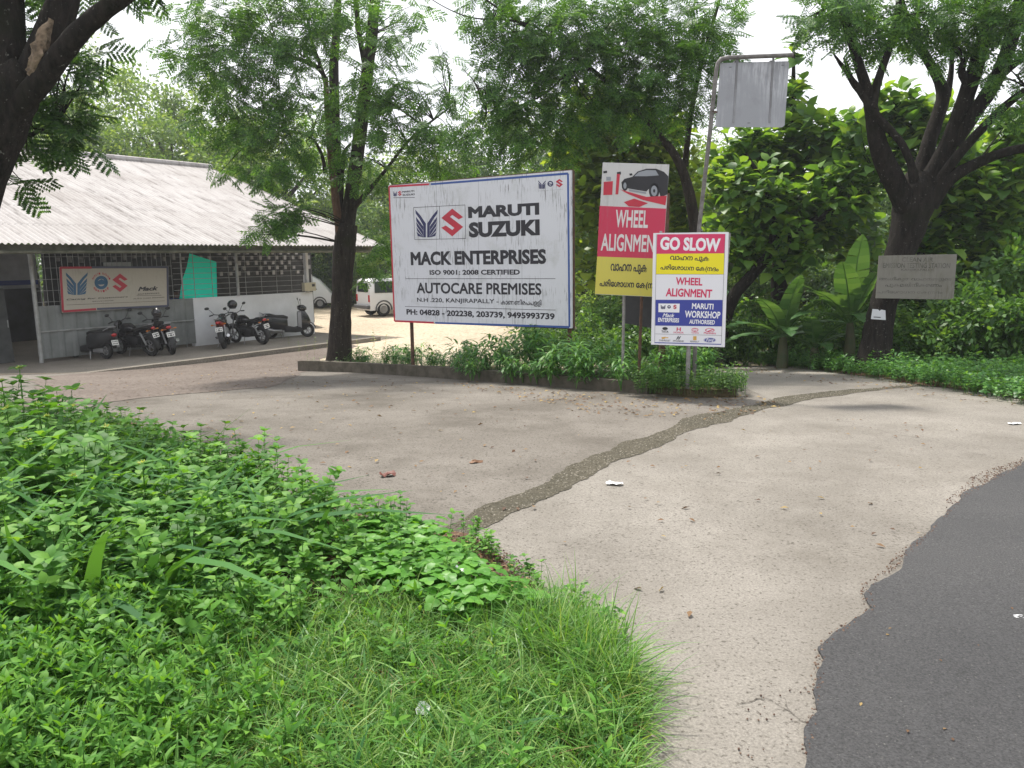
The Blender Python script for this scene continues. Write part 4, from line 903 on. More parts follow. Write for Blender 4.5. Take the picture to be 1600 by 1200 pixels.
# ================================================================== VEGETATION
def L6(l=1.0, w=.5, droop=.15, fold=.12):
    """ovate leaf of two folded halves along +x"""
    xs_ = [0, .30, .68, 1.0]; hw_ = [0, .5, .40, 0]; z_ = [0, .04, -droop * .3, -droop]
    V = [(x * l, 0, z * l) for x, z in zip(xs_, z_)]
    V += [(xs_[i] * l, s_ * hw_[i] * w * l, z_[i] * l + fold * hw_[i] * w * l) for s_ in (1, -1) for i in (1, 2)]
    return flat(V, [(0, 1, 4), (1, 2, 5, 4), (2, 3, 5), (0, 6, 1), (1, 6, 7, 2), (2, 7, 3)])
def Q4(l=1.0, w=.45, f=.1): return flat([(0, 0, 0), (.45 * l, .5 * w * l, f * w * l), (l, 0, -.08 * l), (.45 * l, -.5 * w * l, f * w * l)], [(0, 3, 2, 1)])
def blade(n=4, l=1.0, w=.05, bend=.5):
    V = []
    for i in range(n):
        t = i / n; V += [(l * t * (1 - bend * .35 * t), w * (1 - t) ** .6 * (.5 + .5 * min(1, t * 4)), l * (-bend * t * t)), (l * t * (1 - bend * .35 * t), -w * (1 - t) ** .6 * (.5 + .5 * min(1, t * 4)), l * (-bend * t * t))]
    V.append((l * (1 - bend * .35), 0, -bend * l)); Fs = [(2 * i, 2 * i + 1, 2 * i + 3, 2 * i + 2) for i in range(n - 1)] + [(2 * n - 2, 2 * n - 1, 2 * n)]
    return flat(V, Fs)
def upish(n, s=.6): return np.array([0, 0, 1.]) + rng.normal(0, s, (n, 3))
def frond(nl=5, npair=4, L=.36):
    """feathery twice-divided leaf along +x"""
    P = []; D = []; S = []
    for k in range(nl):
        x = L * (.25 + .75 * k / (nl - 1)); pl = L * (.42 - .18 * abs(k / (nl - 1) - .4))
        for s_ in (1, -1):
            a = R(52); dx, dy = math.cos(a), s_ * math.sin(a)
            for j in range(npair):
                f = (j + .6) / npair * pl; b = np.array([x + dx * f, dy * f, -.25 * f])
                for s2 in (1, -1): P.append(b); D.append([dx * .5 - dy * s2 * .85, dy * .5 + dx * s2 * .85, -.15]); S.append(L * .165)
    n = len(P); return scatter(Q4(1, .46), frames(P, D, np.array([[0, 0, 1.]] * n) + rng.normal(0, .25, (n, 3)), np.array(S)))
FR = [frond(), frond(5, 4), frond(4, 4)]
def sprig(n=11, l=.15, r=.32, w=.5):
    d = unit(n); d[:, 2] = d[:, 2] * .6 - .1; p = d * (r * rng.uniform(.2, 1, n))[:, None]; dd = d + rng.normal(0, .4, (n, 3)); dd[:, 2] -= .35
    return scatter(Q4(1, w), frames(p, dd, upish(n, .45), l * rng.uniform(.7, 1.25, n)))
def whorl(n=7, l=.28, w=.62):
    """big round-shouldered leaves round a shoot tip"""
    a = np.arange(n) * 2.4 + rng.uniform(0, 6); el = np.linspace(.9, -.35, n); d = np.stack([np.cos(a) * np.cos(el), np.sin(a) * np.cos(el), np.sin(el)], 1)
    p = np.stack([np.zeros(n), np.zeros(n), np.linspace(.1, -.22, n)], 1) + d * .05
    return scatter(L6(1, w, .28, .15), frames(p, d, np.array([[0, 0, 1.]] * n) + rng.normal(0, .15, (n, 3)), l * rng.uniform(.6, 1.15, n)))
def place(protos, pos, d, upv, sc_):
    idx = rng.integers(0, len(protos), len(pos)); return merge(*[scatter(protos[k], frames(pos[idx == k], d[idx == k], upv[idx == k], sc_[idx == k])) for k in range(len(protos)) if (idx == k).any()])

LM_rain = leafmat('rain_tree_leaf', [(.03, .085, .022), (.05, .14, .028), (.078, .195, .034), (.12, .26, .045)], trans=.42)
LM_near = leafmat('dark_frond_leaf', [(.022, .065, .02), (.045, .115, .028), (.07, .16, .035)], trans=.40)
LM_teak = leafmat('broad_leaf', [(.04, .10, .028), (.07, .165, .036), (.12, .24, .045), (.20, .33, .06)], trans=.45)
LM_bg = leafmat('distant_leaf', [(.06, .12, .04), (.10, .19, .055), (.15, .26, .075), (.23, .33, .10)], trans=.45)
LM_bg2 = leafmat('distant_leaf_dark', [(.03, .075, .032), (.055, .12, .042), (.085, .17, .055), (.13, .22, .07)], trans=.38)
LM_shrub = leafmat('shrub_leaf', [(.03, .085, .025), (.055, .14, .032), (.09, .20, .04), (.15, .28, .06)], trans=.38)
LM_weed = leafmat('weed_leaf', [(.040, .125, .020), (.068, .195, .027), (.105, .26, .036), (.17, .34, .055)], trans=.36, rough=.55, spec=.22)
LM_grass = leafmat('grass_blade', [(.055, .15, .03), (.095, .23, .04), (.14, .30, .055), (.24, .34, .10)], trans=.34)
LM_cover = leafmat('cover_leaf', [(.035, .115, .032), (.06, .18, .042), (.095, .245, .052), (.15, .32, .07)], trans=.38)
LM_ban = leafmat('banana_leaf', [(.05, .125, .04), (.075, .17, .055), (.11, .22, .075)], trans=.35, tgain=1.2, rough=.35)
def bark(name, a, b, moss=None):
    """furrowed bark: long ridges, fine grain and pale lichen specks"""
    m = bpy.data.materials.new(name); m.use_nodes = True; t = m.node_tree; p = t.nodes['Principled BSDF']; p.inputs['Roughness'].default_value = .95; p.inputs['Specular IOR Level'].default_value = .15
    tc = t.nodes.new('ShaderNodeTexCoord').outputs['Object']; mp = t.nodes.new('ShaderNodeMapping'); mp.inputs['Scale'].default_value = (3.2, 3.2, .6); t.links.new(tc, mp.inputs[0])
    n1 = N(t, 'ShaderNodeTexNoise', Scale=5.0, Detail=9.0, Roughness=.7); t.links.new(mp.outputs[0], n1.inputs['Vector']); c = ramp(t, n1.outputs['Fac'], [(.36, a), (.66, b)])
    n2 = N(t, 'ShaderNodeTexNoise', Scale=26.0, Detail=3.0, Roughness=.5); t.links.new(tc, n2.inputs['Vector']); f = ramp(t, n2.outputs['Fac'], [(.66, (0, 0, 0)), (.72, (.8, .8, .8))]); c = mixc(t, f, c, (.17, .165, .15))
    n3 = N(t, 'ShaderNodeTexNoise', Scale=2.2, Detail=5.0); t.links.new(tc, n3.inputs['Vector']); f3 = ramp(t, n3.outputs['Fac'], [(.55, (0, 0, 0)), (.72, (.7, .7, .7))]); c = mixc(t, f3, c, (a[0] * 1.5, a[1] * 2.0, a[2] * 1.1))
    t.links.new(c, p.inputs['Base Color']); bp = t.nodes.new('ShaderNodeBump'); bp.inputs['Strength'].default_value = 1.0; bp.inputs['Distance'].default_value = .05; t.links.new(n1.outputs['Fac'], bp.inputs['Height']); t.links.new(bp.outputs[0], p.inputs['Normal']); return m
M_bark = bark('dark_bark', (.009, .008, .0075), (.036, .030, .026))
M_bark2 = bark('grey_brown_bark', (.017, .014, .012), (.055, .045, .037))
M_barkr = bark('reddish_bark', (.10, .055, .035), (.20, .12, .085))
M_barkl = bark('pale_bark', (.15, .13, .115), (.28, .25, .22))
M_scar = mat('bare_wood', (.27, .20, .14), .9, noise=16, col2=(.09, .065, .045), bump=.6, bscale=20)

def smooth_path(pts, rad, it=2):
    P = [Vector(p) for p in pts]; r_ = list(rad)
    for _ in range(it):
        np_, nr = [P[0]], [r_[0]]
        for i in range(len(P) - 1):
            np_ += [P[i] * .75 + P[i + 1] * .25, P[i] * .25 + P[i + 1] * .75]; nr += [r_[i] * .75 + r_[i + 1] * .25, r_[i] * .25 + r_[i + 1] * .75]
        P = np_ + [P[-1]]; r_ = nr + [r_[-1]]
    return P, r_
LW = 1.0
def limb(mb, pts, d0, d1=None, n=12, wob=.05):
    """pts: (px, py, width_px); depth runs from d0 to d1 along the limb"""
    d1 = d1 or d0; m = len(pts); P = []; r_ = []
    for i, (x, y, w_) in enumerate(pts):
        d = d0 + (d1 - d0) * i / max(1, m - 1); P.append(W(x, y, d)); r_.append(w_ * LW / 2 * d / F)
    P, r_ = smooth_path(P, r_); mb.tube(P, r_, n, True, wob); return P
DENS = .80
def blobs_fronds(blobs, L=1.0, droop=.5, protos=FR):
    """blobs: (px, py, d, rx_px, ry_px, depth_m, count) -> feathery leaves through each ellipsoid"""
    G_ = []
    for px, py, d, rx, ry, dz, n in blobs:
        n = int(n * (DENS if py < 280 or px < 200 else 1.1))
        c = np.array(W(px, py, d)); k = d / F; q = unit(n) * (rng.uniform(0, 1, n) ** .45)[:, None]; pos = c + q * np.array([rx * k, dz, ry * k])
        dd = q * np.array([1, 1, .5]) + rng.normal(0, .55, (n, 3)); dd[:, 2] -= droop; G_.append(place(protos, pos, dd, upish(n, .35), L * rng.uniform(.7, 1.2, n)))
    return merge(*G_)
def twigs(mb, blobs, src, n=5, r=.012):
    """thin branches running from the nearest limb point into each blob"""
    for px, py, d, rx, ry, dz, cnt in blobs:
        c = W(px, py, d); s0 = min(src, key=lambda p: (p - c).length)
        for k in range(n):
            e = c + Vector((random.uniform(-1, 1) * rx * d / F, random.uniform(-1, 1) * dz, random.uniform(-1, 1) * ry * d / F)) * .8
            m_ = s0.lerp(e, .5) + Vector((random.uniform(-.15, .15), random.uniform(-.15, .15), random.uniform(.0, .25)))
            P, rr = smooth_path([s0, m_, e], [r * 1.6, r, r * .4], 2); mb.tube(P, rr, 5)

LW = .84
# ---- old forked tree at the right, carrying the tin sign
t = thing('forked_tree', 'old dark tree with many rising limbs and a broken stub, carrying the tin sign', 'tree', at(W(1368, 560, 14.5)))
q = MB(); src = []
src += limb(q, [(1366, 575, 78), (1368, 540, 54), (1376, 490, 47), (1392, 440, 47), (1408, 390, 50), (1424, 340, 66), (1430, 300, 74), (1436, 270, 40)], 14.4, 14.5, 18)
src += limb(q, [(1420, 330, 40), (1398, 285, 40), (1376, 240, 34), (1366, 200, 28), (1361, 165, 24), (1350, 125, 18), (1335, 80, 15), (1320, 30, 14), (1304, -40, 10)], 14.4, 13.2)
src += limb(q, [(1361, 170, 20), (1370, 130, 14), (1388, 80, 13), (1400, 45, 12), (1408, -40, 8)], 13.7, 14.0)
src += limb(q, [(1430, 285, 18), (1422, 250, 13), (1404, 215, 13), (1372, 185, 14), (1345, 145, 13), (1325, 115, 10), (1308, 92, 5), (1301, 82, 2)], 14.0, 13.4, 9, .12)
limb(q, [(1328, 118, 8), (1322, 98, 6), (1318, 90, 3)], 13.45, 13.4, 7, .15)
src += limb(q, [(1432, 300, 34), (1446, 240, 26), (1462, 190, 24), (1476, 150, 24), (1468, 125, 18), (1445, 85, 15), (1418, 45, 14), (1400, -30, 10)], 14.6, 15.2)
src += limb(q, [(1478, 150, 18), (1486, 120, 9), (1488, 80, 8), (1492, 30, 6)], 15.0, 15.2, 8)
src += limb(q, [(1440, 300, 40), (1468, 255, 32), (1492, 205, 31), (1508, 155, 29), (1528, 95, 25), (1543, 45, 22), (1552, -40, 16)], 14.5, 14.0, 14)
src += limb(q, [(1490, 225, 24), (1520, 180, 26), (1555, 130, 26), (1575, 80, 24), (1592, 20, 22), (1602, -50, 16)], 14.3, 13.6, 14)
src += limb(q, [(1560, 120, 16), (1590, 95, 14), (1620, 75, 12), (1680, 40, 8)], 13.9, 13.4)
src += limb(q, [(1455, 300, 22), (1490, 250, 17), (1530, 205, 16), (1570, 165, 14), (1610, 135, 12), (1680, 95, 8)], 14.4, 13.0)
src += limb(q, [(1450, 320, 36), (1480, 280, 24), (1515, 260, 20), (1560, 240, 17), (1605, 230, 16), (1700, 215, 10)], 14.4, 13.6)
src += limb(q, [(1510, 130, 14), (1500, 110, 14), (1512, 85, 8), (1530, 65, 5)], 14.2, 14.2, 8)
bl = [(1300, 10, 13.4, 60, 26, .8, 60), (1262, 35, 13.4, 26, 18, .4, 20), (1330, 50, 13.4, 40, 26, .5, 34), (1355, 25, 13.6, 40, 25, .5, 26), (1400, 20, 13.8, 60, 30, 1.0, 80), (1440, 35, 14.0, 50, 30, .8, 34), (1480, 30, 14, 60, 36, 1.0, 60), (1520, 20, 14, 50, 30, .9, 44), (1560, 40, 13.6, 50, 40, .8, 46), (1600, 30, 13.4, 50, 44, 1, 56), (1490, 80, 13.8, 26, 18, .4, 18), (1590, 100, 13.3, 34, 30, .5, 34), (1380, 55, 13.6, 26, 22, .4, 14), (1450, -60, 14, 190, 60, 1.8, 170), (1620, -20, 13.5, 90, 80, 1.3, 90), (1590, 165, 13.2, 24, 30, .4, 24)]
twigs(q, bl[:12], src, 4, .010)
q.build('trunk', M_bark, t, True)
npmesh('crown', blobs_fronds(bl, 1.05), LM_rain, t, inv=INV[t.name])
LW = .84
# ---- tree at the left end of the planted bed
t = thing('bed_tree', 'tall dark tree with two leaning stems rising from the left of the planted bed', 'tree', at(W(530, 556, 17.7)))
q = MB(); src = []; D = 17.7
P = limb(q, [(531, 572, 62), (530, 556, 46), (532, 510, 39), (534, 460, 37), (536, 420, 38), (538, 385, 42), (544, 350, 34)], D, D, 16); src += P
src += limb(q, [(540, 370, 30), (548, 315, 26), (556, 260, 25), (566, 180, 23), (574, 110, 21), (582, 50, 20), (590, -60, 15)], D, D + .6, 14)
src += limb(q, [(574, 120, 11), (566, 80, 10), (559, 45, 9), (552, -60, 8)], D + .2, D + .2, 9)
src += limb(q, [(536, 400, 24), (530, 340, 18), (527, 250, 15), (523, 170, 18), (521, 100, 17), (526, 50, 14), (530, -60, 12)], D + .3, D + 1.2, 12)
src += limb(q, [(510, 125, 9), (500, 108, 8), (485, 98, 9), (468, 93, 7), (440, 86, 5)], D + .5, D + .2, 8)
src += limb(q, [(509, 130, 9), (500, 100, 7), (488, 70, 6), (480, 30, 4)], D + .5, D, 8)
src += limb(q, [(532, 330, 10), (535, 260, 8), (538, 235, 6), (548, 225, 5)], D + .2, D, 7)
src += limb(q, [(508, 270, 8), (505, 245, 6), (490, 215, 5), (465, 207, 4), (430, 205, 2)], D, D - .4, 7)
src += limb(q, [(548, 330, 12), (600, 270, 6), (640, 215, 5), (700, 170, 3)], D, D - .6, 7)
q.build('trunk', M_bark2, t, True); q2 = MB()
limb(q2, [(534, 395, 12), (527, 330, 15), (519, 270, 12), (514, 215, 10), (511, 170, 10), (509, 125, 9)], D - .12, D + .4, 10); q2.build('red_stem', M_barkr, t, True, label='reddish bare stem beside the dark stem')
bl = [(300, 60, 16, 46, 60, 1, 90), (340, 110, 16, 70, 45, 1, 120), (390, 60, 16, 60, 50, 1, 110), (430, 120, 16.2, 60, 50, 1, 110), (470, 50, 16.5, 50, 40, 1, 80), (370, 180, 16, 60, 34, .8, 70), (440, 190, 16.2, 60, 50, .9, 90), (345, 15, 16, 70, 30, 1, 80), (420, 10, 16.5, 60, 24, 1, 60),
      (395, 245, 16.2, 60, 40, .9, 90), (450, 260, 16.5, 50, 36, .9, 70), (605, 60, 16.5, 30, 34, .9, 46), (640, 15, 16.5, 16, 24, .5, 18), (590, 130, 16.6, 44, 40, 1, 60), (630, 135, 16.5, 30, 24, .6, 30), (600, 190, 16.6, 60, 40, 1, 100), (670, 200, 16.4, 46, 46, .8, 80), (545, 130, 17.5, 40, 50, .8, 60), (690, 82, 16.2, 18, 14, .4, 9), (690, 140, 16.2, 34, 18, .5, 22), (560, 20, 17, 60, 30, 1, 60),
      (430, 335, 16, 34, 17, .5, 40), (455, 325, 16.1, 20, 12, .4, 22), (415, 360, 15.9, 22, 8, .4, 16), (575, 255, 16.6, 50, 34, .8, 60), (500, 200, 17.6, 40, 50, .8, 60), (690, 250, 16.6, 55, 34, .9, 70), (500, 20, 17, 60, 30, 1, 60), (500, -80, 16.8, 220, 60, 2.4, 220), (590, 420, 16.4, 22, 12, .4, 14), (600, 380, 16.4, 16, 30, .4, 22)]
q = MB(); twigs(q, bl[:-3], src, 4, .010); q.build('branches', M_bark2, t, True)
npmesh('crown', blobs_fronds(bl, 1.0), LM_rain, t, inv=INV[t.name])
LW = .66
# ---- tree standing behind the signs, its crown hanging over them
D = 17.0; t = thing('hanging_tree', 'slanting tree behind the signs with dark feathery branches hanging over the billboard', 'tree', at(W(1095, 560, D)))
q = MB(); src = []
src += limb(q, [(1120, 575, 40), (1105, 500, 32), (1092, 400, 30), (1080, 310, 26), (1062, 250, 20), (1025, 205, 16), (985, 165, 12), (930, 110, 9), (870, 70, 7), (810, 35, 5), (760, 0, 4)], D, D - 1.8, 12)
src += limb(q, [(1070, 260, 15), (1076, 200, 12), (1090, 120, 10), (1110, 50, 8), (1130, -20, 6)], D, D - .6, 10)
src += limb(q, [(930, 110, 6), (890, 110, 5), (850, 150, 4), (800, 170, 3), (760, 175, 2)], D - 1.2, D - 1.6, 6)
src += limb(q, [(870, 70, 5), (840, 40, 4), (790, 30, 4), (740, 30, 3), (700, 15, 2), (660, -10, 2)], D - 1.5, D - 1.8, 6)
src += limb(q, [(985, 165, 5), (960, 200, 4), (920, 150, 3), (895, 115, 3)], D - .9, D - 1.2, 6)
src += limb(q, [(895, 120, 4), (905, 140, 4), (930, 170, 3), (952, 195, 2)], D - 1.2, D - 1.2, 6)
bl = [(770, 25, 15.3, 40, 30, .7, 60), (820, 55, 15.3, 60, 40, .8, 110), (800, 100, 15.4, 60, 34, .8, 80), (870, 40, 15.4, 70, 45, 1, 170), (940, 40, 15.6, 70, 50, 1, 180), (1010, 50, 15.8, 70, 50, 1, 180), (1080, 50, 16, 60, 50, 1, 150), (880, 100, 15.5, 60, 40, .9, 130), (950, 110, 15.7, 70, 50, 1, 170), (1030, 110, 16, 70, 44, 1, 150), (1100, 110, 16.2, 50, 50, .9, 100), (770, 145, 15.3, 40, 24, .5, 46), (810, 165, 15.3, 50, 36, .7, 80), (860, 175, 15.4, 50, 40, .7, 90), (900, 190, 15.6, 46, 40, .7, 90), (790, 215, 15.4, 54, 30, .6, 70), (850, 225, 15.5, 50, 30, .7, 70), (960, 170, 15.8, 50, 44, .8, 90), (1010, 160, 16, 40, 40, .8, 80), (1075, 160, 16.2, 46, 34, .8, 80), (735, 120, 15.2, 14, 24, .3, 9), (740, 195, 15.3, 30, 30, .5, 26), (980, -60, 16, 240, 60, 2, 260), (770, -40, 15.4, 60, 40, 1, 60), (1125, 20, 16, 34, 40, .7, 50)]
twigs(q, bl[:-3], src, 4, .009); q.build('trunk', M_bark2, t, True)
npmesh('crown', blobs_fronds(bl, .95, .6), LM_rain, t, inv=INV[t.name])
LW = 1.0
# ---- near tree leaning in from the left edge
D = 8.2; t = thing('near_tree', 'near dark tree at the left edge with a torn pale scar at its fork', 'tree', at(W(-110, 640, D)))
q = MB(); src = []
src += limb(q, [(-112, 720, 100), (-104, 600, 84), (-84, 470, 78), (-58, 360, 74), (-30, 260, 74), (-2, 190, 80), (22, 140, 70), (45, 110, 52)], D, D, 18)
src += limb(q, [(-14, 230, 60), (6, 160, 50), (14, 100, 46), (14, 40, 44), (10, -70, 38)], D, D + .3, 14)
src += limb(q, [(30, 150, 40), (62, 90, 44), (82, 50, 46), (98, 10, 44), (112, -60, 36)], D + .05, D + .2, 14)
src += limb(q, [(20, 175, 36), (58, 135, 34), (92, 88, 31), (125, 48, 29), (160, 18, 26), (200, -10, 24), (260, -50, 18)], D - .06, D - .5, 14)
src += limb(q, [(-60, 330, 20), (-10, 240, 9), (40, 215, 7), (90, 190, 5)], D + .3, D + 1.0, 7)
q.build('trunk', M_bark, t, True)
q = MB(); P, r_ = smooth_path([W(46, 118, D - .22), W(58, 95, D - .24), W(66, 65, D - .22), W(80, 30, D - .2)], [.02, .06, .07, .02]); q.tube(P, r_, 11, True, .45); P, r_ = smooth_path([W(44, 112, D - .2), W(56, 88, D - .22), W(76, 62, D - .23)], [.02, .06, .015]); q.tube(P, r_, 9, True, .45); q.build('bark_scar', M_scar, t, True)
bl = [(140, 85, 9.2, 22, 18, .3, 12), (100, 100, 9.4, 46, 30, .4, 22), (90, 145, 9.3, 46, 24, .4, 26), (70, 185, 9.2, 50, 24, .4, 28), (110, 205, 9.2, 36, 18, .4, 20), (45, 210, 9.3, 40, 20, .4, 18), (70, 228, 9.2, 26, 12, .3, 10), (18, 285, 8.8, 20, 9, .3, 7), (50, 30, 9.6, 30, 30, .4, 12), (130, 5, 8.8, 22, 12, .3, 5), (60, -110, 8.6, 200, 50, 1.6, 200), (-90, 120, 8.6, 60, 120, 1.0, 80)]
q = MB(); twigs(q, bl[:9], src, 3, .008); q.build('branches', M_bark, t, True)
npmesh('crown', blobs_fronds(bl, .85, .35, [frond(5, 5, .42), frond(5, 5, .38)]), LM_near, t, inv=INV[t.name])
# ---- background trees: a few crown shapes, each tree its own object with trunk and crown
def clump_crown(rad, hgt, ncl, nsp, leaf, seed, protos=None, w=.5, low=-.75):
    global rng
    keep = rng; rng = np.random.default_rng(seed); pr = protos or [sprig(11, leaf, leaf * 2.1, w) for _ in range(3)]
    c = unit(ncl) * (rng.uniform(.25, 1, ncl) ** .5)[:, None]; c[:, 2] = np.clip(c[:, 2], low, 1); c *= np.array([rad, rad, hgt])
    s_ = rng.uniform(.5, 1.15, ncl); idx = rng.choice(ncl, nsp, p=s_ ** 2 / (s_ ** 2).sum()); q_ = unit(nsp) * (rng.uniform(0, 1, nsp) ** .5)[:, None]
    pos = c[idx] + q_ * (s_[idx] * rad * .30)[:, None] * np.array([1.1, 1.1, .75]); dd = q_ + rng.normal(0, .4, (nsp, 3)); g = place(pr, pos, dd, upish(nsp, .35), rng.uniform(.75, 1.3, nsp)); rng = keep; return g
def trunk_geo(h, r_, seed, nb=5, spread=2.2):
    rd = random.Random(seed); q = MB(); P, rr = smooth_path([(0, 0, -.3), (rd.uniform(-.2, .2), rd.uniform(-.2, .2), h * .35), (rd.uniform(-.4, .4), rd.uniform(-.3, .3), h * .7), (rd.uniform(-.5, .5), 0, h * 1.1)], [r_ * 1.3, r_, r_ * .7, r_ * .25]); q.tube(P, rr, 9, True, .06)
    for k in range(nb):
        z = h * rd.uniform(.5, .85); a = rd.uniform(0, 6.28); s_ = spread * rd.uniform(.6, 1.1); P, rr = smooth_path([(0, 0, z), (math.cos(a) * s_ * .5, math.sin(a) * s_ * .5, z + h * .12), (math.cos(a) * s_, math.sin(a) * s_, z + h * .28)], [r_ * .5, r_ * .3, r_ * .1]); q.tube(P, rr, 6)
    return q
CR = [clump_crown(3.6, 4.0, 30, 900, .20, 11), clump_crown(4.2, 3.4, 34, 1000, .20, 12), clump_crown(3.0, 4.6, 26, 800, .18, 13)]
CRD = [clump_crown(3.4, 3.8, 26, 900, .17, 21), clump_crown(2.8, 3.2, 20, 800, .16, 22)]
BG = []
def bg_tree(px, d, top_py, sc_, v, dark, label, group, rz=None):
    """a tree whose crown top reaches the given height in the photo"""
    b = W(px, 500, d); z0 = gz(d); ztop = W(px, top_py, d).z; key = (v, dark)
    proto = next((o for k, o in BG if k == key), None); h_c = {0: 4.0, 1: 3.4, 2: 4.6}[v] if not dark else {0: 3.8, 1: 3.2, 2: 3.2}[v]
    zc = ztop - h_c * sc_ * 1.12; rz = random.uniform(0, 6.28) if rz is None else rz
    hb = max(.5, (zc - z0) / sc_)
    t = thing('tree', label, 'tree', Matrix.Translation((b.x, b.y, z0)) @ Matrix.Rotation(rz, 4, 'Z') @ Matrix.Scale(sc_, 4), group); INV[t.name] = None
    tr = trunk_geo(hb, .16 + .02 * hb, len(BG) + 50).build('trunk', M_bark2, t, True)
    if proto is None:
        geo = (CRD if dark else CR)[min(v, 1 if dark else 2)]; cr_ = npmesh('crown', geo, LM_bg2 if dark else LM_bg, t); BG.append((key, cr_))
    else: cr_ = proto.copy(); C.objects.link(cr_); cr_.parent = t
    cr_.location = (0, 0, hb); return t
gl = 'pale green trees beyond the workshop roof'; lb = 'pale green leafy tree rising beyond the ridge of the corrugated roof'
for px, d, ty, s_, v in ((20, 47, 120, 1.2, 0), (85, 50, 80, 1.3, 1), (150, 46, 95, 1.2, 2), (215, 50, 60, 1.4, 0), (285, 46, 105, 1.25, 1), (340, 50, 75, 1.35, 2), (400, 47, 120, 1.25, 0), (455, 50, 160, 1.25, 1), (60, 44, 190, 1.0, 0), (130, 43, 195, 1.0, 1), (190, 44, 180, 1.0, 2), (255, 43, 190, 1.0, 0), (320, 44, 185, 1.0, 1), (380, 43, 210, 1.0, 2)): bg_tree(px, d, ty, s_, v, False, lb, gl)
gl = 'shadier trees closing the far side of the yard'; lb = 'shadier green tree closing the far side of the sandy yard'
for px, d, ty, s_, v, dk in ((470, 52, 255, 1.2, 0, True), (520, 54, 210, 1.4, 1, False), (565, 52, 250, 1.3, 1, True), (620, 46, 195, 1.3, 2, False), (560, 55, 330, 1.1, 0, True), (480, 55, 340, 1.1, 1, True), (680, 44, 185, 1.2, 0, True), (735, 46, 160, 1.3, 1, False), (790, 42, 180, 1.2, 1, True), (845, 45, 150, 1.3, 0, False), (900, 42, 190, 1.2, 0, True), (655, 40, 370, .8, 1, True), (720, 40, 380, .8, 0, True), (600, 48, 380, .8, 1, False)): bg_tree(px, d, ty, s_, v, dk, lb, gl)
gl = 'trees filling in behind the signs'; lb = 'leafy tree filling in between the signs and the old forked tree'
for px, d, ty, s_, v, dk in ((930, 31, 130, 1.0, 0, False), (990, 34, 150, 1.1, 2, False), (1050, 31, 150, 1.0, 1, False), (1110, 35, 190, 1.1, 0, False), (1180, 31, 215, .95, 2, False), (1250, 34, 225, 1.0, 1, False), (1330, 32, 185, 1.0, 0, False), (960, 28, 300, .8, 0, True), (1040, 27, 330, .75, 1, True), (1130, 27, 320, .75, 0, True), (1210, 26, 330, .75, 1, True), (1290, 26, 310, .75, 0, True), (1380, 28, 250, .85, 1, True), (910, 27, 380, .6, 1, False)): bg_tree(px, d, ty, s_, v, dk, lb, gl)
gl = 'dense trees behind the old forked tree at the right'; lb = 'dense tree in the thicket right of the old forked tree'
for px, d, ty, s_, v, dk in ((1440, 30, 165, 1.0, 1, False), (1500, 27, 190, .9, 0, True), (1560, 29, 120, 1.05, 2, False), (1620, 26, 160, 1.0, 0, True), (1680, 28, 60, 1.2, 1, False), (1470, 24, 320, .65, 1, True), (1540, 22, 330, .6, 0, True), (1610, 20, 300, .62, 1, True), (1680, 20, 260, .7, 0, True), (1760, 23, 120, 1.0, 1, True)): bg_tree(px, d, ty, s_, v, dk, lb, gl)
# far-off wood closing every gap
n = 5200; xx = rng.uniform(-75, 70, n); yy = rng.uniform(58, 74, n); hh = 5.5 + 2.2 * np.sin(xx * .21) + 1.6 * np.sin(xx * .57 + 1); zz = rng.uniform(-1.2, 1, n) * 0 + gza(yy) + rng.uniform(0, 1, n) ** .9 * hh
npmesh('far_wood', place([sprig(11, .55, 1.1, .6) for _ in range(3)], np.stack([xx, yy, zz], 1), unit(n), upish(n, .4), rng.uniform(.8, 1.4, n)), LM_bg2)['kind'] = 'stuff'

# ---- broad-leaved trees right behind the signs and the verge
WH = [whorl(7, .36, .72), whorl(6, .42, .72), whorl(7, .32, .70)]
def broad_tree(label, base_px, d, limbs, blobs, mat_=LM_teak, leaf=1.0, name='broad_leaved_tree'):
    t = thing(name, label, 'tree', at(W(base_px, 560, d))); q = MB(); src = []
    for pts, d0, d1 in limbs: src += limb(q, pts, d0, d1, 9)
    twigs(q, blobs, src, 4, .012); q.build('trunk', M_bark, t, True)
    G_ = []
    for px, py, dd_, rx, ry, dz, n in blobs:
        c = np.array(W(px, py, dd_)); k = dd_ / F; v = unit(n) * (rng.uniform(0, 1, n) ** .4)[:, None]; pos = c + v * np.array([rx * k, dz, ry * k]); di = v * .5 + rng.normal(0, .5, (n, 3)); di[:, 2] += .15
        G_.append(place(WH, pos, np.stack([di[:, 0], di[:, 1], di[:, 2] * .2], 1) + 1e-3, upish(n, .35), leaf * rng.uniform(.7, 1.2, n)))
    npmesh('crown', merge(*G_), mat_, t, inv=INV[t.name]); return t
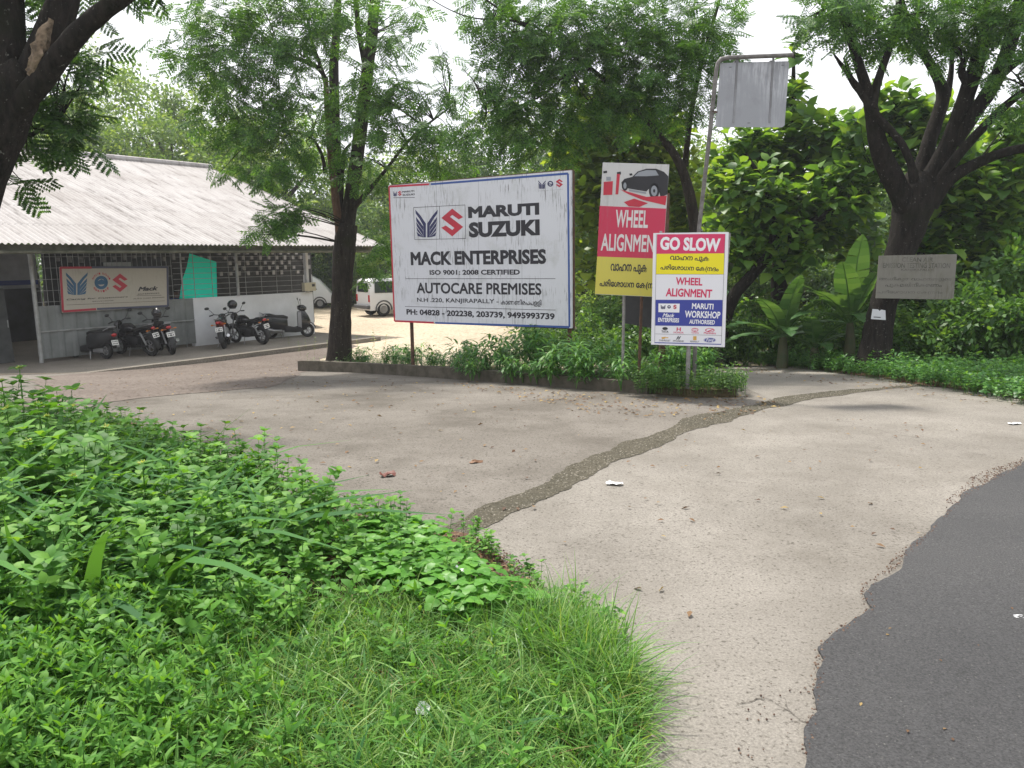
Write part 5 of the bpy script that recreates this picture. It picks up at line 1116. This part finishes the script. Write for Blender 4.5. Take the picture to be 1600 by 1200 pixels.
broad_tree('big leaved tree beside the bent pole, its round leaves around the blank sheet', 1215, 19.5, [([(1215, 560, 30), (1218, 420, 24), (1225, 320, 18), (1235, 230, 12), (1240, 130, 7), (1240, 85, 4)], 19.5, 19.0), ([(1222, 360, 14), (1180, 290, 9), (1140, 250, 6)], 19.4, 18.8), ([(1225, 330, 14), (1280, 260, 9), (1320, 210, 6)], 19.4, 19)],
           [(1240, 78, 19, 16, 8, .2, 3), (1240, 150, 19, 20, 30, .4, 12), (1255, 210, 19, 50, 34, .8, 46), (1200, 245, 19, 50, 40, .8, 50), (1300, 225, 19, 45, 40, .8, 46), (1150, 260, 18.8, 45, 50, .8, 50), (1230, 290, 19, 70, 50, 1, 80), (1310, 290, 19, 40, 50, .8, 46), (1170, 330, 18.7, 60, 50, .9, 60), (1260, 350, 19, 60, 50, .9, 60), (1140, 390, 18.6, 50, 40, .8, 40), (1330, 360, 19.2, 40, 50, .8, 30)])
broad_tree('sunlit yellow green big leaved tree seen above the tall wheel alignment sign', 960, 23, [([(985, 540, 26), (980, 400, 22), (975, 300, 16), (965, 200, 9)], 23, 22.5), ([(978, 330, 12), (920, 260, 8), (890, 210, 5)], 23, 22.5), ([(977, 320, 12), (1030, 260, 8), (1060, 200, 5)], 23, 22.6)],
           [(935, 170, 22.5, 50, 36, 1, 40), (985, 215, 22.4, 60, 50, 1, 70), (915, 240, 22.5, 55, 40, 1, 60), (1040, 230, 22.6, 50, 50, 1, 60), (960, 290, 22.4, 70, 40, 1, 60), (915, 320, 22.3, 40, 50, .8, 40), (1060, 300, 22.4, 50, 50, 1, 60), (1070, 390, 22.2, 50, 50, .8, 46), (915, 400, 22.3, 36, 50, .7, 30)], leafmat('sunlit_broad_leaf', [(.06, .12, .02), (.10, .18, .025), (.15, .24, .03), (.20, .28, .04)], trans=.5), 1.0)
broad_tree('leaning broad leaved tree with a dark slanting limb between the banana plants and the signs', 1135, 17.5, [([(1120, 560, 24), (1138, 470, 20), (1175, 430, 18), (1205, 395, 17), (1255, 355, 13), (1315, 322, 10), (1380, 290, 5)], 17.6, 17.2), ([(1200, 400, 12), (1215, 340, 10), (1190, 280, 8), (1165, 240, 5)], 17.4, 17.6)],
           [(1180, 300, 17.4, 50, 50, .8, 40), (1240, 330, 17.4, 60, 40, .8, 44), (1310, 300, 17.2, 50, 40, .8, 36), (1160, 390, 17.4, 40, 36, .6, 26), (1240, 400, 17.3, 50, 26, .6, 26), (1345, 270, 17.2, 36, 40, .6, 24), (1350, 200, 17.2, 30, 40, .6, 18)], leaf=.9)
broad_tree('big leaved tree behind the upper limbs of the old forked tree', 1420, 18.5, [([(1440, 560, 28), (1442, 420, 24), (1430, 300, 16), (1415, 200, 8)], 18.5, 18.2), ([(1440, 380, 12), (1490, 300, 8), (1530, 250, 5)], 18.5, 18)],
           [(1395, 165, 18.2, 36, 30, .6, 24), (1430, 190, 18.3, 50, 40, .8, 50), (1390, 230, 18.2, 36, 40, .6, 36), (1460, 250, 18.3, 50, 50, .8, 50), (1520, 290, 18, 50, 50, .8, 56), (1580, 290, 18, 50, 60, .8, 60), (1480, 350, 18.2, 60, 50, .8, 60), (1550, 370, 18, 60, 50, .8, 60), (1440, 400, 18.2, 30, 60, .6, 30), (1590, 210, 18.2, 40, 50, .7, 40), (1490, 440, 17.8, 40, 26, .5, 24)])
# ---- banana plants
def banana(px, py, d, leaves, label, st_h):
    b = W(px, py, d); b.z = gz(d); leaves = [(a_, e_, l_ * .86, w_ * .84, n_) for a_, e_, l_, w_, n_ in leaves]; t = thing('banana_plant', label, 'banana plant', at(b)); INV[t.name] = None
    q = MB(); P, r_ = smooth_path([(0, 0, -.2), (.03, 0, st_h * .5), (.0, 0, st_h)], [.13, .11, .06]); q.tube(P, r_, 12, True, .04); q.build('stem', mat('banana_stem', (.05, .075, .03), .6, noise=5, col2=(.09, .085, .045)), t, True, inv=None)
    for az, el, L, w_, bend in leaves:
        a = R(az); e0 = R(el); q = MB(); n = 12; V = []; mid = Vector((0, 0, st_h - .05)); dirx = Vector((math.cos(a), math.sin(a), 0)); side = Vector((-math.sin(a), math.cos(a), 0)); mids = [mid.copy()]
        for i in range(n): e = e0 - bend * (i / n) ** 1.3; mid = mid + (dirx * math.cos(e) + Vector((0, 0, math.sin(e)))) * (L / n); mids.append(mid.copy())
        for s_ in (1, -1):
            for i in range(2, n):
                t0, t1 = (i - 2) / (n - 2), (i - 1) / (n - 2); wf = lambda u: w_ * max(0, math.sin(math.pi * min(1, u * .94 + .06))) ** .55 * (1 - .25 * u); tilt = random.uniform(-.10, .10) + .12; tear = random.uniform(.0, .012)
                e0_, e1_ = mids[i], mids[i + 1]; o0 = side * s_ * wf(t0) + Vector((0, 0, tilt * w_ * wf(t0) / w_)); o1 = side * s_ * wf(t1) + Vector((0, 0, tilt * wf(t1)))
                q.add([e0_ + (e1_ - e0_) * tear, e1_, e1_ + o1 - (e1_ - e0_) * tear * 6, e0_ + o0 + (e1_ - e0_) * tear * 6], [(0, 1, 2, 3) if s_ > 0 else (3, 2, 1, 0)])
        lf = q.build('leaf', LM_ban, t, inv=None); q = MB(); q.tube(mids, [.022 * (1 - k / (n + 3)) for k in range(n + 1)], 6); q.build('midrib', LM_ban, lf, True, inv=None)
banana(1326, 540, 15.4, [(-90, 86, 2.1, .36, .30), (-55, 70, 2.0, .34, .50), (-125, 66, 1.9, .33, .65), (-40, 52, 1.7, .31, .9), (-150, 48, 1.8, .31, .9), (-170, 30, 1.6, .29, 1.1), (-15, 35, 1.4, .28, 1.2), (-100, 40, 1.3, .28, 1.5), (160, 55, 1.6, .28, .8)], 'tall banana plant with upright leaves just left of the old forked tree', .95)
banana(1222, 545, 16.0, [(-80, 76, 1.7, .30, .5), (-45, 58, 1.7, .29, .8), (-135, 55, 1.7, .29, .8), (-20, 35, 1.6, .28, 1.0), (-165, 32, 1.7, .28, 1.0), (-100, 40, 1.3, .27, 1.5), (180, 14, 1.5, .26, .9), (0, 15, 1.4, .26, .9)], 'smaller banana plant with drooping leaves beside the GO SLOW sign', .7)
banana(1272, 548, 15.6, [(-120, 60, 1.3, .25, .8), (-60, 55, 1.3, .25, .9), (-10, 40, 1.2, .24, 1.1), (-170, 38, 1.2, .24, 1.1), (-90, 35, 1.0, .22, 1.4)], 'low young banana plant standing between the other two banana plants', .45)
# ---- palm behind the workshop
t = thing('palm', 'small feather palm showing behind the roof edge beside the bed tree', 'palm', at((W(440, 330, 40).x, 40, gz(40)))); INV[t.name] = None
q = MB(); q.tube([(0, 0, -.3), (.1, 0, 2.4), (0, 0, 4.2)], [.16, .12, .1], 8); q.build('trunk', M_bark2, t, True, inv=None); q = []
for k in range(13):
    a = k * 2.4; e = R(70 - k * 7); L = 2.4; n = 22; p = np.array([0, 0, 4.2]); P = []; Dn = []
    for i in range(n):
        ee = e - 1.2 * (i / n) ** 1.5; v = np.array([math.cos(a) * math.cos(ee), math.sin(a) * math.cos(ee), math.sin(ee)]); p = p + v * L / n
        for s_ in (1, -1): P.append(p.copy()); Dn.append(v * .6 + s_ * np.array([-math.sin(a), math.cos(a), 0]) + np.array([0, 0, -.3]))
    q.append(scatter(Q4(1, .09), frames(P, Dn, np.array([[0, 0, 1.]] * len(P)), np.array([.55] * len(P)))))
npmesh('fronds', merge(*q), LM_bg, t)

# ---- ground plants
def weed(nodes, h, l, w=.55, up_=.5, top=4):
    P = []; D = []; S = []
    for k in range(nodes):
        z = h * (.25 + .75 * (k + 1) / nodes); a0 = k * math.pi / 2 + rng.uniform(-.3, .3); m_ = 2 if k < nodes - 1 else top
        for j in range(m_): a = a0 + j * 2 * math.pi / m_; e = .15 + up_ * k / nodes + rng.uniform(-.2, .2); P.append([.02 * k * math.cos(a0) * .3, 0, z]); D.append([math.cos(a) * math.cos(e), math.sin(a) * math.cos(e), math.sin(e)]); S.append(l * (1.0 - .45 * (k / nodes) ** 2) * rng.uniform(.8, 1.15))
    n = len(P); g = scatter(L6(1, w, .22, .12), frames(P, D, np.array([[0, 0, 1.]] * n) + rng.normal(0, .15, (n, 3)), np.array(S)))
    r_ = .0020 * (1 + h); st = flat([(r_, 0, 0), (-r_ * .5, r_ * .9, 0), (-r_ * .5, -r_ * .9, 0), (r_ * .6, 0, h), (-r_ * .3, r_ * .5, h), (-r_ * .3, -r_ * .5, h)], [(0, 1, 4, 3), (1, 2, 5, 4), (2, 0, 3, 5)])
    return merge(g, st)
def ground_scatter(protos, poly, n, lo, hi, lean=.15, dens=None, zoff=0.0):
    p = rand_in(poly, n)
    if dens is not None: p = p[rng.uniform(0, 1, len(p)) < dens(p)]
    m_ = len(p); pos = np.column_stack([p, gza(p[:, 1]) + zoff]); az = rng.uniform(0, 6.283, m_); u_ = np.array([0, 0, 1.]) + rng.normal(0, lean, (m_, 3)); return place(protos, pos, np.stack([np.cos(az), np.sin(az), np.zeros(m_)], 1), u_, rng.uniform(lo, hi, m_))
def stuff(name, geo, m): o = npmesh(name, geo, m); o['kind'] = 'stuff'; return o
def tuft(n, l, w, bend, spread=.5):
    az = rng.uniform(0, 6.283, n); e = rng.uniform(.7, 1.45, n); d = np.stack([np.cos(az) * np.cos(e), np.sin(az) * np.cos(e), np.sin(e)], 1)
    return scatter(blade(4, 1, w, bend), frames(rng.normal(0, .015, (n, 3)) * np.array([1, 1, 0]), d, upish(n, .3), l * rng.uniform(.55, 1.2, n)))
W1 = [weed(5, .32, .085, .62), weed(6, .38, .09, .6, .5), weed(4, .27, .08, .62, .6)]
W2 = [weed(4, .17, .052, .68, .6), weed(5, .20, .056, .62), weed(3, .13, .050, .72)]
W4 = [weed(5, .20, .075, .28, .9), weed(4, .15, .068, .30, .8), weed(6, .25, .08, .26, .9)]
GT = [tuft(10, .22, .024, .5), tuft(9, .28, .020, .65), tuft(12, .16, .030, .45)]
BT = [tuft(7, .42, .050, 1.0), tuft(6, .48, .045, 1.15), tuft(8, .36, .055, .9)]
W0 = [weed(4, .46, .13, .60, .5), weed(5, .52, .12, .58, .45)]
bladez = pxpoly([(-250, 720), (60, 730), (200, 750), (330, 785), (430, 820), (520, 870), (430, 930), (250, 980), (-60, 1040)]) + [(-5.5, 3.4), (-9, 6)]
bigz = pxpoly([(-300, 680), (40, 680), (150, 700), (190, 760), (160, 860), (-40, 960), (-300, 960)])
tallz = pxpoly([(-250, 690), (60, 690), (200, 705), (330, 738), (450, 775), (540, 815), (560, 860), (430, 930), (250, 980), (-60, 1040)]) + [(-5.5, 3.4), (-10, 7)]
midz = pxpoly([(150, 668), (250, 702), (330, 727), (400, 748), (470, 784), (600, 822), (670, 848), (690, 880), (730, 915), (690, 960), (500, 1000), (300, 1080), (-100, 1200)]) + [(-6, 3), (-10, 7.8)]
allz = pxpoly([(150, 672), (250, 712), (400, 765), (560, 822), (670, 850), (690, 880), (760, 930), (830, 968), (930, 1000), (985, 1065), (1010, 1130), (1000, 1260)]) + [(.2, 1.2), (-6, 1.2), (-12, 6), (-9, 8.4)]
frontz = pxpoly([(830, 962), (925, 995), (980, 1062), (1008, 1122), (1000, 1260), (-100, 1300), (-100, 1000), (400, 960), (700, 960)])
def fadex(p): return np.clip((-.30 - p[:, 0] / np.maximum(p[:, 1], .5) * 1.0) * 3.0, .04, 1)   # herbs thin out towards the paved side, grass takes over
stuff('weeds', merge(ground_scatter(W0, bigz, 260, .85, 1.25, .25), ground_scatter(W1, tallz, 1700, .75, 1.2, .3), ground_scatter(W1, midz, 800, .5, .8, .3), ground_scatter(W2, midz, 5200, .7, 1.35, .3), ground_scatter(W2, allz, 1500, .5, .95, .3, fadex), ground_scatter(W4, frontz, 3600, .5, 1.05, .35, fadex)), LM_weed)
stuff('broad_grass', merge(ground_scatter(BT, bladez, 420, 1.3, 1.9, .25), ground_scatter(BT, bladez, 260, .9, 1.4, .25), ground_scatter(BT, frontz, 420, .25, .48, .35)), leafmat('broad_grass_blade', [(.035, .11, .035), (.055, .16, .04), (.09, .22, .05)], trans=.3, rough=.6, spec=.15))
stuff('grass', merge(ground_scatter(GT, frontz, 2300, .4, .9, .35), ground_scatter(GT, allz, 800, .4, .9, .3), ground_scatter([tuft(9, .25, .009, .5), tuft(9, .2, .011, .6)], frontz, 1700, .6, 1.1, .35), ground_scatter([tuft(22, .30, .010, .5), tuft(20, .26, .010, .6)], pxpoly([(810, 955), (900, 975), (975, 1050), (1000, 1110), (920, 1120), (820, 1020)]), 150, .6, 1.2, .3)), LM_grass)
clv = []
for s_ in (1, 1.2):
    pp = np.array([[0, 0, .11 * s_]] * 3); aa = np.array([0, 2.09, 4.19]); clv.append(merge(scatter(L6(1, .95, .1, .12), frames(pp, np.stack([np.cos(aa), np.sin(aa), [.12] * 3], 1), np.array([[0, 0, 1.]] * 3), np.array([.034] * 3))), flat([(.002, 0, 0), (-.002, 0, 0), (0, 0, .11 * s_)], [(0, 1, 2)])))
stuff('dry_grass', ground_scatter([tuft(5, .22, .012, .8), tuft(4, .18, .016, .9)], frontz, 420, .5, 1.1, .6, lambda p: 1 - fadex(p)), leafmat('dry_blade', [(.16, .12, .05), (.26, .20, .09), (.36, .30, .15)], trans=.2, rough=.7))
stuff('clover', ground_scatter(clv, pxpoly([(560, 850), (680, 855), (700, 890), (760, 925), (820, 960), (850, 990), (700, 1000), (560, 930)]), 800, .8, 1.4, .25), leafmat('clover_leaf', [(.06, .20, .02), (.09, .26, .03), (.13, .32, .04)], trans=.35))
# sparse stragglers on the edge of the paving
stuff('edge_weeds', merge(ground_scatter(W2, pxpoly([(700, 835), (740, 850), (790, 880), (860, 930), (1000, 1000), (960, 1010), (820, 930), (720, 880)]), 60, .4, .8), ground_scatter(W2, pxpoly([(120, 655), (230, 665), (230, 690), (150, 690)]), 60, .4, .9)), LM_weed)
# tall flowering weeds at the left edge: things of their own
def tall_weed(px, py, d, h, label, n=3):
    h *= 1.3; b = W(px, py, d); b.z = gz(d); t = thing('tall_weed', label, 'weed', at(b, random.uniform(0, 6)), 'tall flowering weeds at the left edge'); INV[t.name] = None
    q = MB(); q.tube([(0, 0, -.02), (.01, .01, h * .5), (0, 0, h)], [.006, .005, .003], 6); q.build('stem', LM_weed, t, True, inv=None)
    npmesh('leaves', merge(weed(5, h, .13, .5, .2, 7)), LM_weed, t)
    k = 26; v = unit(k); v[:, 2] = abs(v[:, 2]); npmesh('flower_head', scatter(Q4(1, .5), frames(np.array([[0, 0, h]] * k) + v * .012, v, upish(k, .5), rng.uniform(.015, .03, k))), LM_flower, t)
LM_flower = leafmat('pale_bract', [(.20, .30, .06), (.32, .40, .12), (.42, .46, .18)], trans=.3)
tw = 'tall weed with a pale green flower head rising at the left edge'
for px, py, d, h in ((38, 640, 6.6, .62), (8, 640, 6.4, .55), (66, 690, 5.4, .50), (120, 690, 5.6, .46), (78, 690, 5.3, .44), (52, 760, 4.6, .42), (172, 740, 5.0, .42), (125, 840, 4.0, .36), (20, 720, 5.2, .5), (230, 800, 4.4, .34)): tall_weed(px, py, d, h, tw)
# bed plants: lance-leaved clumps, each a thing; low filler as ground cover
def lance(n, h, l):
    P = []; D = []; S = []
    for k in range(n):
        a = rng.uniform(0, 6.283); r_ = rng.uniform(0, .12); z = h * rng.uniform(.3, 1); e = rng.uniform(-.1, .9); P.append([r_ * math.cos(a), r_ * math.sin(a), z]); D.append([math.cos(a) * math.cos(e), math.sin(a) * math.cos(e), math.sin(e)]); S.append(l * rng.uniform(.7, 1.2))
    g = scatter(L6(1, .20, .45, .10), frames(P, D, np.array([[0, 0, 1.]] * n), np.array(S))); m_ = 7; aa = rng.uniform(0, 6.283, m_); dd = np.stack([np.cos(aa) * .25, np.sin(aa) * .25, np.ones(m_)], 1)
    return merge(g, scatter(blade(3, 1, .018, .1), frames(np.zeros((m_, 3)), dd, upish(m_, .3), np.array([h] * m_))))
LP = [lance(46, .50, .20), lance(40, .42, .18), lance(54, .58, .21)]
bedm = []
def bed_xy(s0, s1, b0, b1):
    s = rng.uniform(s0, s1); p = Ai + (Bi - Ai) * s - kn * rng.uniform(b0, b1); return p
lbl = 'clump of dark lance shaped leaves crowding the kerb below the signs'
for i in range(54):
    p = bed_xy(.52, 1.03, -.16, 1.5); k = i % 3
    if i < 3: o = npmesh('leafy_clump', LP[k], LM_cover); bedm.append(o)
    else: o = bedm[k].copy(); C.objects.link(o)
    o.location = (p.x, p.y, gz(p.y) + .10); o.rotation_euler = (random.uniform(-.15, .15), random.uniform(-.15, .15), random.uniform(0, 6.28)); s_ = random.uniform(.75, 1.15); s_ *= 1.0 + .28 * (1 if .62 < (p.x - Ai.x) / (Bi.x - Ai.x) < .93 else .3); o.scale = (s_, s_, s_)
    tag(o, lbl, 'plant', 'lance leaved clumps in the planted bed')
for i in range(18):
    p = bed_xy(.58, .96, -.38, -.05); o = bedm[i % 3].copy(); C.objects.link(o); o.location = (p.x, p.y, gz(p.y) + .02); o.rotation_euler = (0, 0, random.uniform(0, 6.28)); s_ = random.uniform(.6, .9); o.scale = (s_, s_, s_); tag(o, 'clump of lance leaves spilling over the kerb onto the concrete', 'plant', 'lance leaved clumps spilling over the kerb')
lbl = 'lower clump of lance leaves in the left half of the planted bed'
for i in range(30):
    p = bed_xy(.16, .58, -.04, 1.2); o = bedm[i % 3].copy(); C.objects.link(o); o.location = (p.x, p.y, gz(p.y) + .10); o.rotation_euler = (0, 0, random.uniform(0, 6.28)); s_ = random.uniform(.55, .95); o.scale = (s_, s_, s_); tag(o, lbl, 'plant', 'lower lance leaved clumps in the planted bed')
bp2 = [tuple(p) for p in bed_poly]
CW = [weed(4, .22, .05, .5), weed(5, .30, .055, .45), weed(4, .18, .05, .6)]
stuff('bed_undergrowth', merge(ground_scatter(CW, bp2, 1500, .5, 1.1, .25, None, .1), ground_scatter(CW, [(1.7, 10.3), (2.35, 10.0), (3.05, 9.95), (3.4, 11.3), (2.0, 13)], 800, .6, 1.2, .25, None, .06)), LM_shrub)
vc = pxpoly([(1120, 556), (1160, 563), (1250, 577), (1375, 595), (1500, 616), (1600, 634), (1750, 662)]) + [(14, 10), (14, 19), (6, 20), (4.8, 18.5)]
stuff('verge_cover', merge(ground_scatter(W2, vc, 6000, .9, 1.6, .3), ground_scatter(W2, rough_edge(pxpoly([(1120, 554), (1250, 574), (1375, 591), (1500, 612), (1600, 630), (1750, 657)]), .05, 3) + pxpoly([(1750, 645), (1600, 612), (1375, 572), (1120, 540)]), 1600, .7, 1.2, .3), ground_scatter(CW, vc, 3000, .8, 1.5, .25), ground_scatter([lance(30, .4, .15)], vc, 150, .6, 1.1)), LM_cover)
stuff('verge_fringe', ground_scatter(CW, rough_edge(pxpoly([(1120, 554), (1250, 574), (1375, 591), (1500, 612), (1600, 630), (1750, 657)]), .05, 3) + pxpoly([(1750, 645), (1600, 615), (1375, 575), (1120, 545)]), 500, .3, .7, .25), LM_cover)
# shrubs between verge and trees
SHR = [clump_crown(.8, .75, 12, 260, .09, 31), clump_crown(.9, .65, 12, 260, .10, 32)]; shp = []
def shrub(px, d, s_, k, label, group):
    b = W(px, 500, d); z = gz(d)
    if k < len(shp): o = shp[k].copy(); C.objects.link(o)
    else: o = npmesh('shrub', SHR[k], LM_shrub); shp.append(o)
    o.location = (b.x, b.y, z + .45 * s_); o.rotation_euler = (0, 0, random.uniform(0, 6.28)); o.scale = (s_, s_, s_); tag(o, label, 'shrub', group)
for i, (px, d, s_) in enumerate(((1160, 17.6, 1.0), (1195, 18.6, 1.4), (1240, 18.2, 1.2), (1290, 17.6, 1.1), (1320, 18.5, 1.5), (1415, 15.6, 1.0), (1450, 15.2, 1.1), (1490, 15.4, 1.3), (1530, 15, 1.3), (1575, 14.6, 1.4), (1620, 14.4, 1.5), (1460, 17.4, 1.8), (1520, 17, 2.0), (1580, 16.8, 2.1), (1640, 16.5, 2.3), (1560, 19, 2.6), (1610, 18.6, 2.8), (1390, 18.5, 1.6))): shrub(px, d, s_, i % 2, 'rounded green shrub in the thicket behind the right hand verge', 'shrubs behind the right hand verge')
for i, (px, d, s_) in enumerate(((905, 17.5, .9), (940, 18.5, 1.1), (975, 17, .9), (1010, 18, 1.2), (1050, 17.5, 1.1), (1090, 18.4, 1.3), (1130, 18.8, 1.3), (890, 21, 1.3), (950, 21.5, 1.5), (1020, 22, 1.7), (1100, 22, 1.9), (860, 24, 1.0), (800, 20, .5))): shrub(px, d, s_, i % 2, 'green shrub standing behind the planted bed below the signs', 'shrubs behind the planted bed')
for i, (px, d, s_) in enumerate(((575, 54, 2.2), (610, 53, 2.2), (660, 44, 1.6), (720, 43, 1.4), (780, 42, 1.7), (840, 40, 1.6), (535, 54, 2.4), (500, 55, 2.6))): shrub(px, d, s_, i % 2, 'sunlit shrub along the far edge of the sandy yard', 'shrubs along the far edge of the yard')
# thin yellow-green saplings by the bed tree and the pavement
sap = None
for i, (px, py, s_) in enumerate(((470, 562, .75), (492, 560, .9), (515, 558, .7), (560, 556, .85), (585, 552, 1.1), (600, 548, .9), (438, 533, .7), (452, 545, .7), (478, 548, .6))):
    p = G(px, py)
    if sap is None: sap = npmesh('sapling', merge(weed(6, .55, .085, .5, .4, 4), ), leafmat('yellowish_leaf', [(.07, .14, .03), (.13, .20, .04), (.26, .28, .06)], trans=.4)); o = sap
    else: o = sap.copy(); C.objects.link(o)
    o.location = (p.x, p.y, p.z + (.1 if py > 549 else 0)); o.rotation_euler = (random.uniform(-.2, .2), random.uniform(-.2, .2), i * 1.3); o.scale = (s_,) * 3; tag(o, 'thin yellow green sapling near the foot of the bed tree', 'sapling', 'saplings near the bed tree')

# ================================================================== LITTER, LEAVES, STONES
lf = Q4(1, .5, .15)
def fallen(poly, n, lo, hi):
    p = rand_in(poly, n); az = rng.uniform(0, 6.283, n); return scatter(lf, frames(np.column_stack([p, gza(p[:, 1]) + .016]), np.stack([np.cos(az), np.sin(az), rng.normal(0, .15, n)], 1), upish(n, .25), rng.uniform(lo, hi, n)))
LM_dry = leafmat('fallen_leaf', [(.06, .03, .018), (.14, .075, .035), (.20, .13, .06), (.30, .22, .08)], trans=.1, rough=.7)
stuff('fallen_leaves', merge(fallen(pxpoly([(60, 600), (440, 560), (520, 590), (800, 600), (1000, 622), (1000, 660), (700, 760), (430, 730), (180, 650)]), 420, .03, .07), fallen(pxpoly([(700, 600), (1000, 620), (1190, 620), (1230, 640), (1100, 660), (900, 645)]), 420, .03, .08), fallen(pxpoly([(1130, 565), (1380, 594), (1600, 632), (1600, 650), (1370, 612), (1130, 580)]), 260, .03, .07), fallen(pxpoly([(640, 720), (1500, 640), (1550, 760), (1270, 1000), (1000, 980), (740, 840)]), 90, .02, .06), fallen(pxpoly([(690, 840), (780, 870), (860, 930), (800, 950), (720, 900)]), 160, .02, .05), fallen(pxpoly([(1300, 1190), (1590, 1190), (1590, 800), (1420, 900)]), 9, .012, .024)), LM_dry)
pb = flat([(-.5, -.5, -.3), (.5, -.4, -.3), (.45, .5, -.3), (-.5, .4, -.3), (-.3, -.35, .35), (.35, -.25, .3), (.28, .3, .4), (-.35, .3, .3)], [(0, 1, 5, 4), (1, 2, 6, 5), (2, 3, 7, 6), (3, 0, 4, 7), (4, 5, 6, 7)])
def stones(poly, n, lo, hi, z=.006): p = rand_in(poly, n); az = rng.uniform(0, 6.283, n); return scatter(pb, frames(np.column_stack([p, gza(p[:, 1]) + z]), np.stack([np.cos(az), np.sin(az), np.zeros(n)], 1), upish(n, .3), rng.uniform(lo, hi, n)))
stuff('gravel', stones(strip_poly, 4200, .006, .015, .004), leafmat('pebble', [(.05, .045, .03), (.09, .08, .055), (.14, .125, .095), (.24, .22, .185)], trans=0, rough=.9))
stuff('soil_crumbs', merge(stones(pxpoly([(690, 840), (760, 850), (840, 900), (860, 950), (780, 930), (700, 890)]), 900, .004, .012, .014), stones(pxpoly([(1180, 1060), (1275, 1090), (1255, 1190), (1150, 1190)]), 30, .003, .008), stones(rough_edge(pxpoly([(1600, 716), (1500, 768), (1410, 860), (1345, 920), (1350, 955), (1270, 1022), (1265, 1125), (1245, 1200)]), .05, 2) + pxpoly([(1262, 1200), (1282, 1125), (1290, 1022), (1368, 955), (1362, 925), (1425, 872), (1510, 778), (1610, 724)]), 700, .003, .010, .012)), leafmat('soil_crumb', [(.05, .03, .025), (.10, .06, .045), (.17, .12, .09)], trans=0, rough=.95))
def scrap(px, py, size, label, name='paper_scrap', cat='litter', col=(.72, .73, .76), rz=0, crumple=.2, z=.012):
    p = G(px, py); q = MB(); n = 5; V = []; rd = random.Random(px); 
    for j in range(n):
        for i in range(n): V.append(((i / 4 - .5) * size[0] * (1 - .25 * abs(j - 2) / 2), (j / 4 - .5) * size[1] + (i - 2) * size[1] * .06, rd.uniform(0, crumple) * min(size)))
    q.add(V, [(j * n + i, j * n + i + 1, (j + 1) * n + i + 1, (j + 1) * n + i) for j in range(n - 1) for i in range(n - 1)])
    o = q.build(name, mat(name, col, .6), None, True); o.location = (p.x, p.y, p.z + z); o.rotation_euler = (0, 0, rz); return tag(o, label, cat)
scrap(960, 758, (.13, .07), 'white folded paper scrap on the pale concrete below the gravel strip', rz=-.5)
scrap(1225, 566, (.42, .12), 'long white plastic wrapper lying at the foot of the right hand verge', 'plastic_wrapper', rz=.1, crumple=.5)
scrap(722, 940, (.09, .06), 'crumpled white plastic scrap among the clover', 'plastic_scrap', rz=.3, crumple=.8, z=.13)
scrap(803, 925, (.09, .05), 'yellowed dead leaf curled where grass meets soil patch', 'dead_leaf', 'leaf', (.55, .42, .18), rz=.5, crumple=.6)
scrap(606, 746, (.13, .08), 'reddish brown dead leaf on the concrete beside the weeds', 'dead_leaf', 'leaf', (.12, .04, .03), rz=.2, crumple=.5)
scrap(744, 725, (.13, .05), 'long brown dead leaf lying on the concrete left of the gravel strip', 'dead_leaf', 'leaf', (.16, .08, .04), rz=.4, crumple=.5)
scrap(1590, 968, (.05, .03), 'small white scrap lying on the asphalt road', rz=-.4)
scrap(1585, 664, (.16, .07), 'white scrap on the concrete near the far right edge', rz=.2)
scrap(1526, 604, (.10, .10), 'yellow scrap lying on the leafy edge of the right hand verge', 'plastic_scrap', col=(.62, .50, .06), rz=.2, crumple=.9, z=.12)
scrap(530, 560, (.28, .2), 'white plastic bag lying on the kerb by the bed tree', 'plastic_bag', 'bag', rz=.2, crumple=.9, z=.2)
scrap(662, 1142, (.07, .05), 'pale plastic scrap half hidden in the foreground grass', 'plastic_scrap', rz=.9, crumple=.8, z=.06)
q = MB(); P = [G(x, y) + Vector((0, 0, .02)) for x, y in ((590, 651), (610, 648), (640, 646), (690, 645))]
q = MB(); P = [G(x, y) + Vector((0, 0, .02)) for x, y in ((165, 665), (190, 656), (215, 650))]; q.tube(P, [.012, .01, .006], 6); tag(q.build('fallen_twig', M_bark2, None, True), 'bare brown twig lying on the ground by the left weeds', 'twig')

# ================================================================== AIR
hz = bpy.data.materials.new('air'); hz.use_nodes = True; ht = hz.node_tree
for n_ in list(ht.nodes):
    if n_.type != 'OUTPUT_MATERIAL': ht.nodes.remove(n_)
pv_ = ht.nodes.new('ShaderNodeVolumePrincipled'); pv_.inputs['Color'].default_value = (.92, .95, 1, 1); pv_.inputs['Density'].default_value = .0009; pv_.inputs['Anisotropy'].default_value = .3
ht.links.new(pv_.outputs[0], ht.nodes['Material Output'].inputs['Volume'])
q = MB(); q.box((0, 60, 12), (190, 260, 32)); o = q.build('haze', hz); o['kind'] = 'stuff'
